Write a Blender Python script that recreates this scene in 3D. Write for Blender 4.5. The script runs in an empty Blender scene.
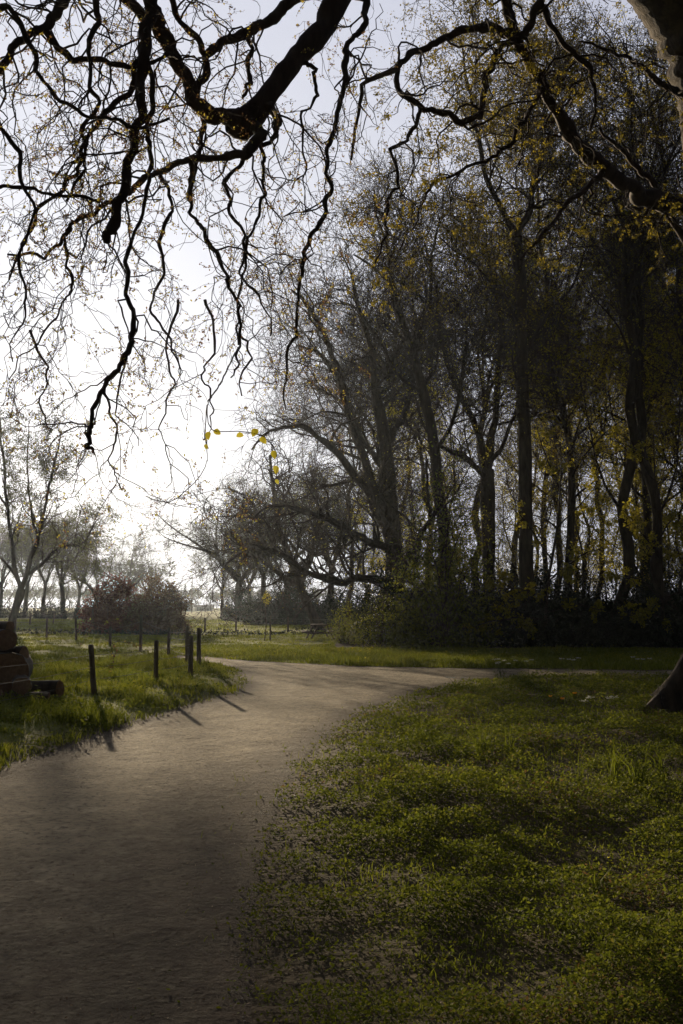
import bpy, math
import numpy as np
from mathutils import Vector

rng = np.random.default_rng(11)
scene = bpy.context.scene
COL = scene.collection
rad = math.radians

# ------------------------------------------------------------------ camera
F = 996.0; CX = 341.5; CY = 512.0; HZ = 605.0; EYE = 1.6
PITCH = math.atan((HZ - CY) / F)
cp, sp = math.cos(PITCH), math.sin(PITCH)

def at(px, py, Y):
    """world point on the ray through a photo pixel, at the distance Y in front of the camera"""
    u = (px - CX) / F; v = (CY - py) / F
    dy = cp - v * sp; dz = sp + v * cp
    s = Y / dy
    return np.array([u * s, Y, EYE + dz * s])

def gnd(px, py):
    u = (px - CX) / F; v = (CY - py) / F
    dy = cp - v * sp; dz = sp + v * cp
    s = -EYE / dz
    return np.array([u * s, dy * s, 0.0])

cam_d = bpy.data.cameras.new('camera')
cam_d.sensor_fit = 'VERTICAL'; cam_d.sensor_height = 36.0; cam_d.lens = 36.0 * F / 1024.0
cam_d.clip_start = 0.05; cam_d.clip_end = 3000
cam = bpy.data.objects.new('camera', cam_d); COL.objects.link(cam)
cam.location = (0, 0, EYE); cam.rotation_euler = (math.pi / 2 + PITCH, 0, 0)
scene.camera = cam

# ------------------------------------------------------------------ helpers
def norm(v):
    return v / np.maximum(np.linalg.norm(v, axis=-1, keepdims=True), 1e-9)

def props(o, label=None, cat=None, group=None, kind=None):
    if label: o['label'] = label
    if cat: o['category'] = cat
    if group: o['group'] = group
    if kind: o['kind'] = kind
    return o

def empty(name, loc=(0, 0, 0), rz=0.0, label=None, cat=None, group=None):
    o = bpy.data.objects.new(name, None); COL.objects.link(o)
    o.location = tuple(float(c) for c in loc); o.rotation_euler = (0, 0, rz); o.empty_display_size = 0.3
    return props(o, label, cat, group)

def mesh_quads(name, V, Q, mat, smooth=True, rnd=None, attr=None):
    me = bpy.data.meshes.new(name)
    V = np.ascontiguousarray(V, dtype=np.float32).reshape(-1, 3)
    Q = np.ascontiguousarray(Q, dtype=np.int32)
    k = Q.shape[1]
    me.vertices.add(len(V)); me.vertices.foreach_set('co', V.ravel())
    me.loops.add(Q.size); me.loops.foreach_set('vertex_index', Q.ravel())
    me.polygons.add(len(Q)); me.polygons.foreach_set('loop_start', np.arange(len(Q), dtype=np.int32) * k)
    if smooth: me.polygons.foreach_set('use_smooth', np.ones(len(Q), dtype=bool))
    if rnd is not None:
        a = me.attributes.new('rnd', 'FLOAT', 'POINT'); a.data.foreach_set('value', np.asarray(rnd, dtype=np.float32))
    if attr:
        for kx, vals in attr.items():
            a = me.attributes.new(kx, 'FLOAT', 'POINT'); a.data.foreach_set('value', np.asarray(vals, dtype=np.float32))
    me.update(calc_edges=True)
    me.materials.append(mat)
    return me

def link(name, me, parent=None):
    o = bpy.data.objects.new(name, me); COL.objects.link(o)
    if parent is not None: o.parent = parent
    return o

def copy_tree(o, parent=None):
    c = o.copy(); COL.objects.link(c); c.parent = parent
    for ch in o.children: copy_tree(ch, c)
    return c

# value noise ---------------------------------------------------------------
def _h(ix, iy, s):
    n = (ix.astype(np.int64) * 374761393 + iy.astype(np.int64) * 668265263 + s * 974711) & 0x7fffffff
    n = ((n ^ (n >> 13)) * 1274126177) & 0x7fffffff
    return ((n ^ (n >> 16)) & 0xffff) / 65535.0

def vn(x, y, scale, s=0):
    x = np.asarray(x, float) / scale + 1000; y = np.asarray(y, float) / scale + 1000
    ix = np.floor(x); iy = np.floor(y); fx = x - ix; fy = y - iy
    fx = fx * fx * (3 - 2 * fx); fy = fy * fy * (3 - 2 * fy)
    a = _h(ix, iy, s); b = _h(ix + 1, iy, s); c = _h(ix, iy + 1, s); d = _h(ix + 1, iy + 1, s)
    return (a * (1 - fx) + b * fx) * (1 - fy) + (c * (1 - fx) + d * fx) * fy

# polylines -----------------------------------------------------------------
def spline(P, R, step=0.12, wig=0.0):
    """dense Catmull-Rom through P with radii R and a knobbly wobble"""
    P = np.asarray(P, float); R = np.asarray(R, float)
    Pe = np.vstack([2 * P[0] - P[1], P, 2 * P[-1] - P[-2]])
    out, ro = [], []
    for i in range(len(P) - 1):
        p0, p1, p2, p3 = Pe[i:i + 4]
        m = max(2, int(np.linalg.norm(p2 - p1) / step))
        t = np.linspace(0, 1, m, endpoint=False)[:, None]
        out.append(0.5 * ((2 * p1) + (-p0 + p2) * t + (2 * p0 - 5 * p1 + 4 * p2 - p3) * t ** 2 + (-p0 + 3 * p1 - 3 * p2 + p3) * t ** 3))
        ro.append(R[i] + (R[i + 1] - R[i]) * t[:, 0])
    out.append(P[-1:]); ro.append(R[-1:])
    out = np.vstack(out); ro = np.concatenate(ro)
    if wig > 0:
        n = len(out); w = rng.normal(size=(n, 3)); w = (w + np.roll(w, 1, 0) + np.roll(w, 2, 0)) / 2
        w[0] = 0
        out = out + w * wig
        q = rng.normal(size=n); q = (q + np.roll(q, 1) + np.roll(q, -1)) / 3; ro = ro * (1 + 0.13 * q.clip(-1.2, 1.6))
    return out, np.maximum(ro, 0.0015)

def kink(P, R, amp=.09):
    P = np.asarray(P, float); R = np.asarray(R, float)
    for _ in range(2):
        L = np.linalg.norm(np.diff(P, axis=0), axis=1)[:, None]
        M = (P[:-1] + P[1:]) / 2 + rng.normal(size=(len(P) - 1, 3)) * L * amp
        P2 = np.empty((2 * len(P) - 1, 3)); P2[::2] = P; P2[1::2] = M
        R2 = np.empty(2 * len(R) - 1); R2[::2] = R; R2[1::2] = (R[:-1] + R[1:]) / 2 * rng.uniform(.88, 1.16, len(R) - 1); P, R = P2, R2
    return P, R

class Tubes:
    def __init__(self): self.V = []; self.Q = []; self.n = 0
    def add(self, P, R, k):
        P = np.asarray(P, float); R = np.asarray(R, float)
        if P.ndim == 2: P = P[None]; R = R[None]
        B, n, _ = P.shape
        if B == 0: return
        T = norm(np.gradient(P, axis=1))
        mean = norm(P[:, -1] - P[:, 0] + 1e-6)
        ref = norm(np.cross(mean, rng.normal(size=(B, 3))))[:, None, :]
        N = norm(ref - (ref * T).sum(-1, keepdims=True) * T)
        Bn = np.cross(T, N)
        a = np.arange(k) * 2 * math.pi / k
        V = P[:, :, None] + R[:, :, None, None] * (N[:, :, None] * np.cos(a)[:, None] + Bn[:, :, None] * np.sin(a)[:, None])
        idx = np.arange(B * n * k).reshape(B, n, k) + self.n
        a0 = idx[:, :-1]; a1 = idx[:, 1:]
        Q = np.stack([a0, np.roll(a0, -1, 2), np.roll(a1, -1, 2), a1], -1).reshape(-1, 4)
        self.V.append(V.reshape(-1, 3)); self.Q.append(Q); self.n += B * n * k
    def mesh(self, name, mat):
        return mesh_quads(name, np.vstack(self.V), np.vstack(self.Q), mat)

def children(P, R, dens, L, ang=(0.5, 1.1), t0=0.15, n=6, wig=0.25, trop=(0, 0, 0), rr=0.5, tip=0.3,
             rmax=1e9, rmin=0.002, fall=0.5, tpow=1.0, cnt=None, out=0.0, zig=0.0):
    """grow a generation of branches on the branches P (B,n,3); returns (K,n,3),(K,n)"""
    if P.ndim == 2: P = P[None]; R = R[None]
    seg = np.linalg.norm(np.diff(P, axis=1), axis=-1); PL = seg.sum(1)
    c = rng.poisson(PL * dens) if cnt is None else np.full(len(P), cnt)
    b = np.repeat(np.arange(len(P)), c); K = len(b)
    t = t0 + (1 - t0) * rng.random(K) ** tpow * 0.99
    m = P.shape[1] - 1
    f = t * m; i = np.floor(f).astype(int).clip(0, m - 1); fr = (f - i)[:, None]
    p = P[b, i] * (1 - fr) + P[b, i + 1] * fr
    T = norm(P[b, i + 1] - P[b, i])
    pr = R[b, i] * (1 - fr[:, 0]) + R[b, i + 1] * fr[:, 0]
    q = rng.normal(size=(K, 3))
    if out: q = q + out * np.array([0, 0, 1.0])
    q = norm(q - (q * T).sum(-1, keepdims=True) * T)
    a = rng.uniform(ang[0], ang[1], K)[:, None]
    d = norm(T * np.cos(a) + q * np.sin(a))
    LL = L * (1 - fall * t) * rng.uniform(0.55, 1.25, K)
    r0 = np.minimum(np.minimum(pr * rr * rng.uniform(.7, 1.1, K), pr * 0.9), rmax)
    r0 = np.maximum(r0, rmin)
    out_p = np.zeros((K, n, 3)); out_p[:, 0] = p
    tv = np.asarray(trop, float)
    for j in range(1, n):
        d = norm(d + wig * rng.normal(size=(K, 3)) + tv)
        if zig: 
            d = norm(d + zig * (1 if j % 2 else -1) * q)
        out_p[:, j] = out_p[:, j - 1] + d * (LL / (n - 1))[:, None]
    tt = np.linspace(0, 1, n)[None]
    rr_ = r0[:, None] * (1 - (1 - tip) * tt)
    return out_p, np.maximum(rr_, rmin * 0.6)

def leaves(P, N, size, spread=0.03, up=0.3, w=0.55, tmin=0.3, droop=0.0):
    """N diamond leaves on the twigs P (B,n,3)"""
    B, n, _ = P.shape
    b = rng.integers(0, B, N); f = (tmin + (1 - tmin) * rng.random(N)) * (n - 1)
    i = np.floor(f).astype(int).clip(0, n - 2); fr = (f - i)[:, None]
    p = P[b, i] * (1 - fr) + P[b, i + 1] * fr + rng.normal(size=(N, 3)) * spread
    return leafquads(p, size * rng.uniform(.55, 1.3, N), norm(rng.normal(size=(N, 3)) + np.array([0, 0, -droop])), up, w)

def leafquads(p, s, d, up=0.3, w=0.55):
    N = len(p)
    nrm = norm(rng.normal(size=(N, 3)) + np.array([0, 0, up]))
    side = norm(np.cross(d, nrm)); s = s[:, None]
    V = np.stack([p, p + d * s * .5 + side * s * w * .5, p + d * s, p + d * s * .5 - side * s * w * .5], 1)
    Q = np.arange(N * 4).reshape(N, 4)
    return V.reshape(-1, 3), Q, np.repeat(rng.random(N), 4)

# ------------------------------------------------------------------ materials
def new_mat(name):
    m = bpy.data.materials.new(name); m.use_nodes = True
    nt = m.node_tree; nt.nodes.clear()
    return m, nt, nt.nodes, nt.links

def ramp(nodes, stops):
    r = nodes.new('ShaderNodeValToRGB'); e = r.color_ramp.elements
    while len(e) < len(stops): e.new(0.5)
    for x, (p, c) in zip(e, stops): x.position = p; x.color = (*c, 1)
    return r

def mat_leaf(name, stops, transl=0.45, rough=0.75, spec=0.10):
    m, nt, nd, lk = new_mat(name)
    out = nd.new('ShaderNodeOutputMaterial'); a = nd.new('ShaderNodeAttribute'); a.attribute_name = 'rnd'
    r = ramp(nd, stops); lk.new(a.outputs['Fac'], r.inputs[0])
    p = nd.new('ShaderNodeBsdfPrincipled'); p.inputs['Roughness'].default_value = rough
    p.inputs['Specular IOR Level'].default_value = spec
    t = nd.new('ShaderNodeBsdfTranslucent'); mx = nd.new('ShaderNodeMixShader'); mx.inputs[0].default_value = transl
    lk.new(r.outputs[0], p.inputs['Base Color']); lk.new(r.outputs[0], t.inputs['Color'])
    lk.new(p.outputs[0], mx.inputs[1]); lk.new(t.outputs[0], mx.inputs[2]); lk.new(mx.outputs[0], out.inputs[0])
    return m

def mat_bark(name, c1, c2, scale=6, stretch=0.25, bump=0.6, moss=None, dist=0.02):
    m, nt, nd, lk = new_mat(name)
    out = nd.new('ShaderNodeOutputMaterial'); p = nd.new('ShaderNodeBsdfPrincipled')
    p.inputs['Roughness'].default_value = 0.85; p.inputs['Specular IOR Level'].default_value = 0.2
    tc = nd.new('ShaderNodeTexCoord'); mp = nd.new('ShaderNodeMapping'); mp.inputs['Scale'].default_value = (1, 1, stretch)
    n = nd.new('ShaderNodeTexNoise'); n.inputs['Scale'].default_value = scale; n.inputs['Detail'].default_value = 7
    n.inputs['Roughness'].default_value = 0.65
    lk.new(tc.outputs['Object'], mp.inputs[0]); lk.new(mp.outputs[0], n.inputs['Vector'])
    r = ramp(nd, [(0.3, c1), (0.7, c2)]); lk.new(n.outputs['Fac'], r.inputs[0])
    col = r.outputs[0]
    if moss:
        n2 = nd.new('ShaderNodeTexNoise'); n2.inputs['Scale'].default_value = 2.2; n2.inputs['Detail'].default_value = 5
        lk.new(tc.outputs['Object'], n2.inputs['Vector'])
        r2 = ramp(nd, [(0.5, (0, 0, 0)), (0.62, (1, 1, 1))]); lk.new(n2.outputs['Fac'], r2.inputs[0])
        mx = nd.new('ShaderNodeMixRGB'); lk.new(r2.outputs[0], mx.inputs[0]); lk.new(col, mx.inputs[1]); mx.inputs[2].default_value = (*moss, 1)
        col = mx.outputs[0]
    lk.new(col, p.inputs['Base Color'])
    b = nd.new('ShaderNodeBump'); b.inputs['Strength'].default_value = bump; b.inputs['Distance'].default_value = dist
    lk.new(n.outputs['Fac'], b.inputs['Height']); lk.new(b.outputs[0], p.inputs['Normal'])
    lk.new(p.outputs[0], out.inputs[0])
    return m

def mat_plain(name, c, rough=0.7, noise=0.3, scale=8, metal=0):
    return mat_bark(name, tuple(x * (1 - noise) for x in c), tuple(x * (1 + noise) for x in c), scale, 1.0, 0.3)

BARK_DARK = mat_bark('bark_dark', (0.022, 0.014, 0.008), (0.085, 0.058, 0.036), 7)
BARK_BROWN = mat_bark('bark_brown', (0.03, 0.022, 0.015), (0.10, 0.075, 0.05), 5)
BARK_TWIG = mat_bark('bark_twig', (0.018, 0.011, 0.007), (0.058, 0.037, 0.025), 9)
BARK_OLD = mat_bark('bark_old', (0.016, 0.012, 0.008), (0.115, 0.085, 0.056), 7.5, 0.16, 1.0, dist=0.10)
POST = mat_bark('post_wood', (0.04, 0.03, 0.018), (0.15, 0.12, 0.075), 12, 0.15, 0.7, dist=0.01)
LEAF_OLIVE = mat_leaf('leaf_olive', [(0, (0.10, 0.09, 0.015)), (0.6, (0.20, 0.16, 0.02)), (1, (0.36, 0.28, 0.03))], 0.55)
LEAF_YELLOW = mat_leaf('leaf_yellow', [(0, (0.20, 0.19, 0.015)), (0.6, (0.42, 0.37, 0.03)), (1, (0.58, 0.50, 0.05))], 0.6)
LEAF_PALE = mat_leaf('leaf_pale', [(0, (0.055, 0.055, 0.02)), (1, (0.12, 0.115, 0.035))], 0.45)
LEAF_BUD = mat_leaf('leaf_bud', [(0, (0.12, 0.06, 0.035)), (0.6, (0.22, 0.13, 0.05)), (0.7, (0.34, 0.28, 0.05)), (1, (0.5, 0.42, 0.06))], 0.6)
LEAF_GREEN = mat_leaf('leaf_green', [(0, (0.08, 0.10, 0.012)), (0.7, (0.17, 0.19, 0.018)), (1, (0.27, 0.27, 0.03))], 0.6)
LEAF_BRIGHT = mat_leaf('leaf_bright', [(0, (0.10, 0.12, 0.015)), (1, (0.22, 0.23, 0.03))], 0.5)
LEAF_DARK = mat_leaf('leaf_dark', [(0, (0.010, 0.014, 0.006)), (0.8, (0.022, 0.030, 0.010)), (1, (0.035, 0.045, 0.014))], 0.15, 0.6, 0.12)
LEAF_RED = mat_leaf('leaf_red', [(0, (0.07, 0.018, 0.012)), (0.7, (0.13, 0.034, 0.020)), (1, (0.20, 0.08, 0.035))], 0.45)
LEAF_BROWN = mat_leaf('leaf_brown', [(0, (0.07, 0.03, 0.018)), (0.7, (0.13, 0.07, 0.03)), (1, (0.17, 0.13, 0.05))], 0.35)
LEAF_WHITE = mat_leaf('petal_white', [(0, (0.55, 0.55, 0.48)), (1, (0.75, 0.75, 0.66))], 0.3)
LEAF_ORANGE = mat_leaf('petal_orange', [(0, (0.7, 0.28, 0.03)), (1, (0.8, 0.45, 0.04))], 0.3)
HERB = mat_leaf('herb_leaf', [(0, (0.05, 0.066, 0.008)), (0.5, (0.115, 0.14, 0.014)), (0.88, (0.20, 0.21, 0.024)), (0.93, (0.16, 0.11, 0.04)), (1, (0.13, 0.07, 0.03))], 0.45)
GRASS = mat_leaf('grass_blade', [(0, (0.085, 0.105, 0.010)), (0.6, (0.20, 0.23, 0.02)), (0.9, (0.30, 0.30, 0.035)), (1, (0.24, 0.20, 0.08))], 0.45)
LITTER = mat_leaf('litter', [(0, (0.09, 0.055, 0.03)), (0.6, (0.17, 0.11, 0.06)), (1, (0.36, 0.27, 0.17))], 0.3)
STONE = mat_leaf('stone', [(0, (0.10, 0.08, 0.06)), (1, (0.32, 0.28, 0.23))], 0.0, 0.8)
CUT = mat_bark('cut_wood', (0.14, 0.075, 0.035), (0.26, 0.15, 0.075), 14, 1.0, 0.4)

# ------------------------------------------------------------------ ground and path
path_px = [(150, 1500), (180, 1200), (195, 1024), (208, 930), (226, 870), (247, 820), (272, 775), (308, 738), (355, 709), (408, 692),
           (460, 682), (520, 678), (600, 677), (700, 678), (1000, 680),
           (1000, 671), (700, 670.5), (520, 669.5), (430, 668.5), (350, 666.5), (260, 662), (205, 657.5), (178, 656.5),
           (170, 659), (185, 660), (214, 664), (236, 669), (250, 676), (253, 683), (246, 691), (226, 699), (192, 708), (150, 720),
           (110, 734), (70, 750), (30, 764), (0, 774), (-80, 800), (-320, 900), (-500, 1100), (-700, 1500)]
PP = np.array([gnd(*p)[:2] for p in path_px])

def sdf(x, y):
    """signed distance to the path outline: negative inside"""
    x = np.asarray(x, float); y = np.asarray(y, float)
    sh = x.shape; x = x.ravel(); y = y.ravel()
    d = np.full(len(x), 1e9); ins = np.zeros(len(x), bool)
    n = len(PP)
    for i in range(n):
        a = PP[i]; b = PP[(i + 1) % n]; e = b - a
        wx = x - a[0]; wy = y - a[1]
        t = ((wx * e[0] + wy * e[1]) / (e @ e)).clip(0, 1)
        d = np.minimum(d, (wx - e[0] * t) ** 2 + (wy - e[1] * t) ** 2)
        c = ((a[1] <= y) != (b[1] <= y))
        xs = a[0] + (y - a[1]) / (b[1] - a[1] + 1e-12) * e[0]
        ins ^= c & (x < xs)
    d = np.sqrt(d)
    return np.where(ins, -d, d).reshape(sh)

def hgt(x, y, d=None):
    if d is None: d = sdf(x, y)
    s = (d / 1.2).clip(0, 1); s = s * s * (3 - 2 * s)
    left = ((-(x) - 0.5) / 1.5).clip(0, 1) * ((26 - y) / 4).clip(0, 1)
    z = s * (0.05 + 0.10 * left + 0.10 * (vn(x, y, 1.7, 3) - .5) + 0.05 * (vn(x, y, .6, 5) - .5))
    z = z + 0.03 * (vn(x, y, 2.5, 9) - .5) + 0.012 * (vn(x, y, .5, 8) - .5)
    far = ((y - 26) / 60).clip(0, 1)
    z = z + far * s * 0.35 * (vn(x, y, 14, 4) - .5)
    # low bank of the field ditch
    return z

def mat_ground():
    m, nt, nd, lk = new_mat('soil_and_turf')
    out = nd.new('ShaderNodeOutputMaterial'); p = nd.new('ShaderNodeBsdfPrincipled')
    p.inputs['Roughness'].default_value = 0.95; p.inputs['Specular IOR Level'].default_value = 0.1
    geo = nd.new('ShaderNodeNewGeometry')
    n1 = nd.new('ShaderNodeTexNoise'); n1.inputs['Scale'].default_value = 3.0; n1.inputs['Detail'].default_value = 8; n1.inputs['Roughness'].default_value = 0.7
    lk.new(geo.outputs['Position'], n1.inputs['Vector'])
    soil = ramp(nd, [(0.3, (0.020, 0.014, 0.008)), (0.7, (0.095, 0.066, 0.040))]); lk.new(n1.outputs['Fac'], soil.inputs[0])
    n2 = nd.new('ShaderNodeTexNoise'); n2.inputs['Scale'].default_value = 0.25; n2.inputs['Detail'].default_value = 9; n2.inputs['Roughness'].default_value = 0.72
    lk.new(geo.outputs['Position'], n2.inputs['Vector'])
    turf = ramp(nd, [(0.32, (0.07, 0.085, 0.010)), (0.68, (0.19, 0.21, 0.025))]); lk.new(n2.outputs['Fac'], turf.inputs[0])
    a = nd.new('ShaderNodeAttribute'); a.attribute_name = 'turf'
    mx = nd.new('ShaderNodeMixRGB'); lk.new(a.outputs['Fac'], mx.inputs[0]); lk.new(soil.outputs[0], mx.inputs[1]); lk.new(turf.outputs[0], mx.inputs[2])
    lk.new(mx.outputs[0], p.inputs['Base Color'])
    n3 = nd.new('ShaderNodeTexNoise'); n3.inputs['Scale'].default_value = 14; n3.inputs['Detail'].default_value = 8
    lk.new(geo.outputs['Position'], n3.inputs['Vector'])
    b = nd.new('ShaderNodeBump'); b.inputs['Strength'].default_value = 0.8; b.inputs['Distance'].default_value = 0.03
    lk.new(n3.outputs['Fac'], b.inputs['Height']); lk.new(b.outputs[0], p.inputs['Normal'])
    lk.new(p.outputs[0], out.inputs[0])
    return m

def mat_path():
    m, nt, nd, lk = new_mat('gravel_path')
    out = nd.new('ShaderNodeOutputMaterial'); p = nd.new('ShaderNodeBsdfPrincipled')
    p.inputs['Roughness'].default_value = 0.9; p.inputs['Specular IOR Level'].default_value = 0.15
    geo = nd.new('ShaderNodeNewGeometry')
    def noise(scale, det=6, ro=0.6):
        n = nd.new('ShaderNodeTexNoise'); n.inputs['Scale'].default_value = scale; n.inputs['Detail'].default_value = det
        n.inputs['Roughness'].default_value = ro; lk.new(geo.outputs['Position'], n.inputs['Vector']); return n
    n1 = noise(2.2, 10, 0.75); n2 = noise(20, 4, 0.65)
    g = ramp(nd, [(0.36, (0.21, 0.17, 0.105)), (0.64, (0.50, 0.425, 0.285))]); lk.new(n1.outputs['Fac'], g.inputs[0])
    g2 = ramp(nd, [(0.36, (0.22, 0.19, 0.155)), (0.47, (0.80, 0.78, 0.74)), (0.66, (1.0, 1.0, 1.0))]); lk.new(n2.outputs['Fac'], g2.inputs[0])
    mm = nd.new('ShaderNodeMixRGB'); mm.blend_type = 'MULTIPLY'; mm.inputs[0].default_value = 1
    lk.new(g.outputs[0], mm.inputs[1]); lk.new(g2.outputs[0], mm.inputs[2])
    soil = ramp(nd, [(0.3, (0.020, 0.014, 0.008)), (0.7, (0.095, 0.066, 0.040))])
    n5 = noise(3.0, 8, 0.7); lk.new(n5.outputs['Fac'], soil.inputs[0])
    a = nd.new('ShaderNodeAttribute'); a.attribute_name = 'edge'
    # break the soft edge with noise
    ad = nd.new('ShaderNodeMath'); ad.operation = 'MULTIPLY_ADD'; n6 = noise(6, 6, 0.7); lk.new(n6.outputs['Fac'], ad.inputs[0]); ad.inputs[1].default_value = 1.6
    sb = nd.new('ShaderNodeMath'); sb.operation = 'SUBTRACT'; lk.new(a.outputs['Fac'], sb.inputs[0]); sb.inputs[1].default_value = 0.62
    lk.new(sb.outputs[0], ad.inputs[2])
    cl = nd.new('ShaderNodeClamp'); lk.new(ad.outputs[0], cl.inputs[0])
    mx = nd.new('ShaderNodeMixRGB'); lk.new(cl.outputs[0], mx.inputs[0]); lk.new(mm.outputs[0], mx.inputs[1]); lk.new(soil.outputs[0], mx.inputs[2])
    lk.new(mx.outputs[0], p.inputs['Base Color'])
    n3 = noise(22, 5, 0.7)
    b = nd.new('ShaderNodeBump'); b.inputs['Strength'].default_value = 1.0; b.inputs['Distance'].default_value = 0.045
    lk.new(n3.outputs['Fac'], b.inputs['Height'])
    n4 = noise(2.2, 3, 0.5)
    b2 = nd.new('ShaderNodeBump'); b2.inputs['Strength'].default_value = 0.25; b2.inputs['Distance'].default_value = 0.08
    lk.new(n4.outputs['Fac'], b2.inputs['Height']); lk.new(b.outputs[0], b2.inputs['Normal'])
    lk.new(b2.outputs[0], p.inputs['Normal']); lk.new(p.outputs[0], out.inputs[0])
    return m

CAPS = 1e9
def axis(lo, hi, step, far_lo, far_hi):
    a = list(np.arange(lo, hi, step)); s = step
    x = lo; L = []
    while x > far_lo: s = min(s * 1.18, CAPS); x -= s; L.append(max(x, far_lo))
    s = step; x = a[-1]; R = []
    while x < far_hi: s = min(s * 1.18, CAPS); x += s; R.append(min(x, far_hi))
    return np.array(L[::-1] + a + R)

GX = axis(-13, 15, 0.2, -420, 420); GY = axis(1, 38, 0.2, -60, 520)
gx, gy = np.meshgrid(GX, GY, indexing='ij'); gd = sdf(gx, gy); gz = hgt(gx, gy, gd)
gz = np.where(gd < -0.4, gz - 0.05, gz)
# wood floor is soil, field is turf; worn soil near the path edge
def wood_mask(x, y):
    return ((y > 35.5) & (x > -0.2 + (y - 36) * -0.03)).astype(float)
turf = (gd / 0.8 + 0.4 * (vn(gx, gy, .7, 2) - .5)).clip(0, 1) * (1 - wood_mask(gx, gy))
turf *= np.where((gx > -1) & (gy < 24), 0.12, 1.0) 
nx, ny = gx.shape
I = np.arange(nx * ny).reshape(nx, ny)
Q = np.stack([I[:-1, :-1], I[1:, :-1], I[1:, 1:], I[:-1, 1:]], -1).reshape(-1, 4)
g = link('ground', mesh_quads('ground', np.stack([gx, gy, gz], -1), Q, mat_ground(), attr={'turf': turf.ravel()}))
props(g, 'grassy park ground reaching to the hazy treeline', 'ground', kind='structure')

CAPS = 0.16
px_, py_ = np.meshgrid(axis(-7, 5, 0.05, -13, 18), axis(2.6, 13, 0.05, 1.2, 36), indexing='ij')
pd = sdf(px_, py_); pz = hgt(px_, py_, pd) + 0.008 + (0.004 * vn(px_, py_, .30, 91) + .009 * vn(px_, py_, .085, 92) ** 3 + .008 * (vn(px_, py_, 1.1, 93) - .3)) * ((.4 - pd) / .4).clip(0.3, 1)
pz = np.maximum(pz, hgt(px_, py_, pd) + .004) - .06 * ((pd - .12) / .33).clip(0, 1) ** 1.5
ok = (pd[:-1, :-1] < 0.45) & (pd[1:, 1:] < 0.45) & (pd[1:, :-1] < 0.45) & (pd[:-1, 1:] < 0.45)
I = np.arange(px_.size).reshape(px_.shape)
Q = np.stack([I[:-1, :-1], I[1:, :-1], I[1:, 1:], I[:-1, 1:]], -1)[ok]
used = np.unique(Q); remap = np.zeros(px_.size, int); remap[used] = np.arange(len(used))
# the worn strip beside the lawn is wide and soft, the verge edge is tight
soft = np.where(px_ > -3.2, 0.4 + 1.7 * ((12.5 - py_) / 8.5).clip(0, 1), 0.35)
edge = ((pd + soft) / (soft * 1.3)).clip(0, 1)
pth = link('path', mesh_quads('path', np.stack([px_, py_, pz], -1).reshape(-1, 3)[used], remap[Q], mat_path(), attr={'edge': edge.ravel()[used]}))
props(pth, 'trodden gravel path curving away from the foreground to the right', 'path', kind='structure')

# ------------------------------------------------------------------ ground vegetation
def scatter(n, x0, x1, y0, y1, margin=1.3):
    """points inside the widened view wedge with density falling with distance"""
    y = np.exp(rng.uniform(math.log(y0), math.log(y1), n))
    half = y * (CX / F) * 1.08 + margin
    x = rng.uniform(-1, 1, n) * half
    k = (x > x0) & (x < x1)
    return x[k], y[k]

def blades(x, y, z, h, w, lean=0.35):
    N = len(x)
    a = rng.uniform(0, 2 * math.pi, N); l = rng.uniform(0.05, lean, N) * h
    b = rng.uniform(0, 2 * math.pi, N)
    side = np.stack([np.cos(b), np.sin(b), 0 * b], -1) * (w / 2)[:, None]
    d = np.stack([np.cos(a), np.sin(a), 0 * a], -1)
    p = np.stack([x, y, z - 0.01], -1)
    mid = p + d * (l * .35)[:, None] + np.stack([0 * h, 0 * h, h * .6], -1)
    tip = p + d * l[:, None] * 1.3 + np.stack([0 * h, 0 * h, h], -1)
    V = np.stack([p - side, p + side, mid + side * .8, mid - side * .8, mid - side * .8, mid + side * .8, tip + side * .12, tip - side * .12], 1)
    Q = np.arange(N * 8).reshape(-1, 4)
    return V.reshape(-1, 3), Q, np.repeat(rng.random(N), 8)

def lawn_side(x, y):   # right lawn, near the camera
    return (x > -1.3 - 0 * y) & (y < 24.5)

# --- right lawn: low herbs (leaf clumps) ---
x, y = scatter(900000, -3, 20, 2.6, 24.5)
d = sdf(x, y)
clump = vn(x, y, 0.42, 21) * 0.6 + vn(x, y, 0.16, 22) * 0.4
cover = vn(x, y, 1.9, 23)
dens = ((d - 0.1) / 1.3).clip(0, 1) ** 0.8
k = (d > -0.25) & (x > -1.9) & lawn_side(x, y) & (rng.random(len(x)) < 0.004 + dens * (2.8 * (clump - 0.30)).clip(0.16, 1) * (0.65 + 0.6 * cover))
x, y, d, clump = x[k], y[k], d[k], clump[k]
z0 = hgt(x, y, d)
H = (0.02 + 0.42 * (clump - 0.33).clip(0, 1) ** 1.1) * (0.35 + 0.65 * (d / 1.5).clip(0, 1))
zz = z0 + H * rng.random(len(x)) ** 0.6
sz = (0.011 + 0.0019 * y) * rng.uniform(.6, 1.4, len(x))
dirs = norm(np.stack([rng.normal(size=len(x)), rng.normal(size=len(x)), rng.uniform(-.1, .9, len(x))], -1))
V, Qd, r = leafquads(np.stack([x, y, zz], -1), sz, dirs, 1.2, 0.5)
tone = vn(x, y, 0.8, 40); r = (r * .75 + np.repeat(tone, 4) * .3).clip(0, 1)
o = link('ground_cover', mesh_quads('ground_cover', V, Qd, HERB, rnd=r)); props(o, 'low leafy spring herbs covering the lawn right of the path', 'ground cover', kind='stuff')

# --- grass ---
GV, GQ, GR = [], [], []; gn = 0
def add_blades(x, y, h, w, lean=0.5, tone=None):
    global gn
    z = hgt(x, y)
    V, Qd, r = blades(x, y, z, h, w, lean)
    if tone is not None: r = (r * .6 + np.repeat(tone, 8) * .4)
    GV.append(V); GQ.append(Qd + gn); GR.append(r); gn += len(V)
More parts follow.
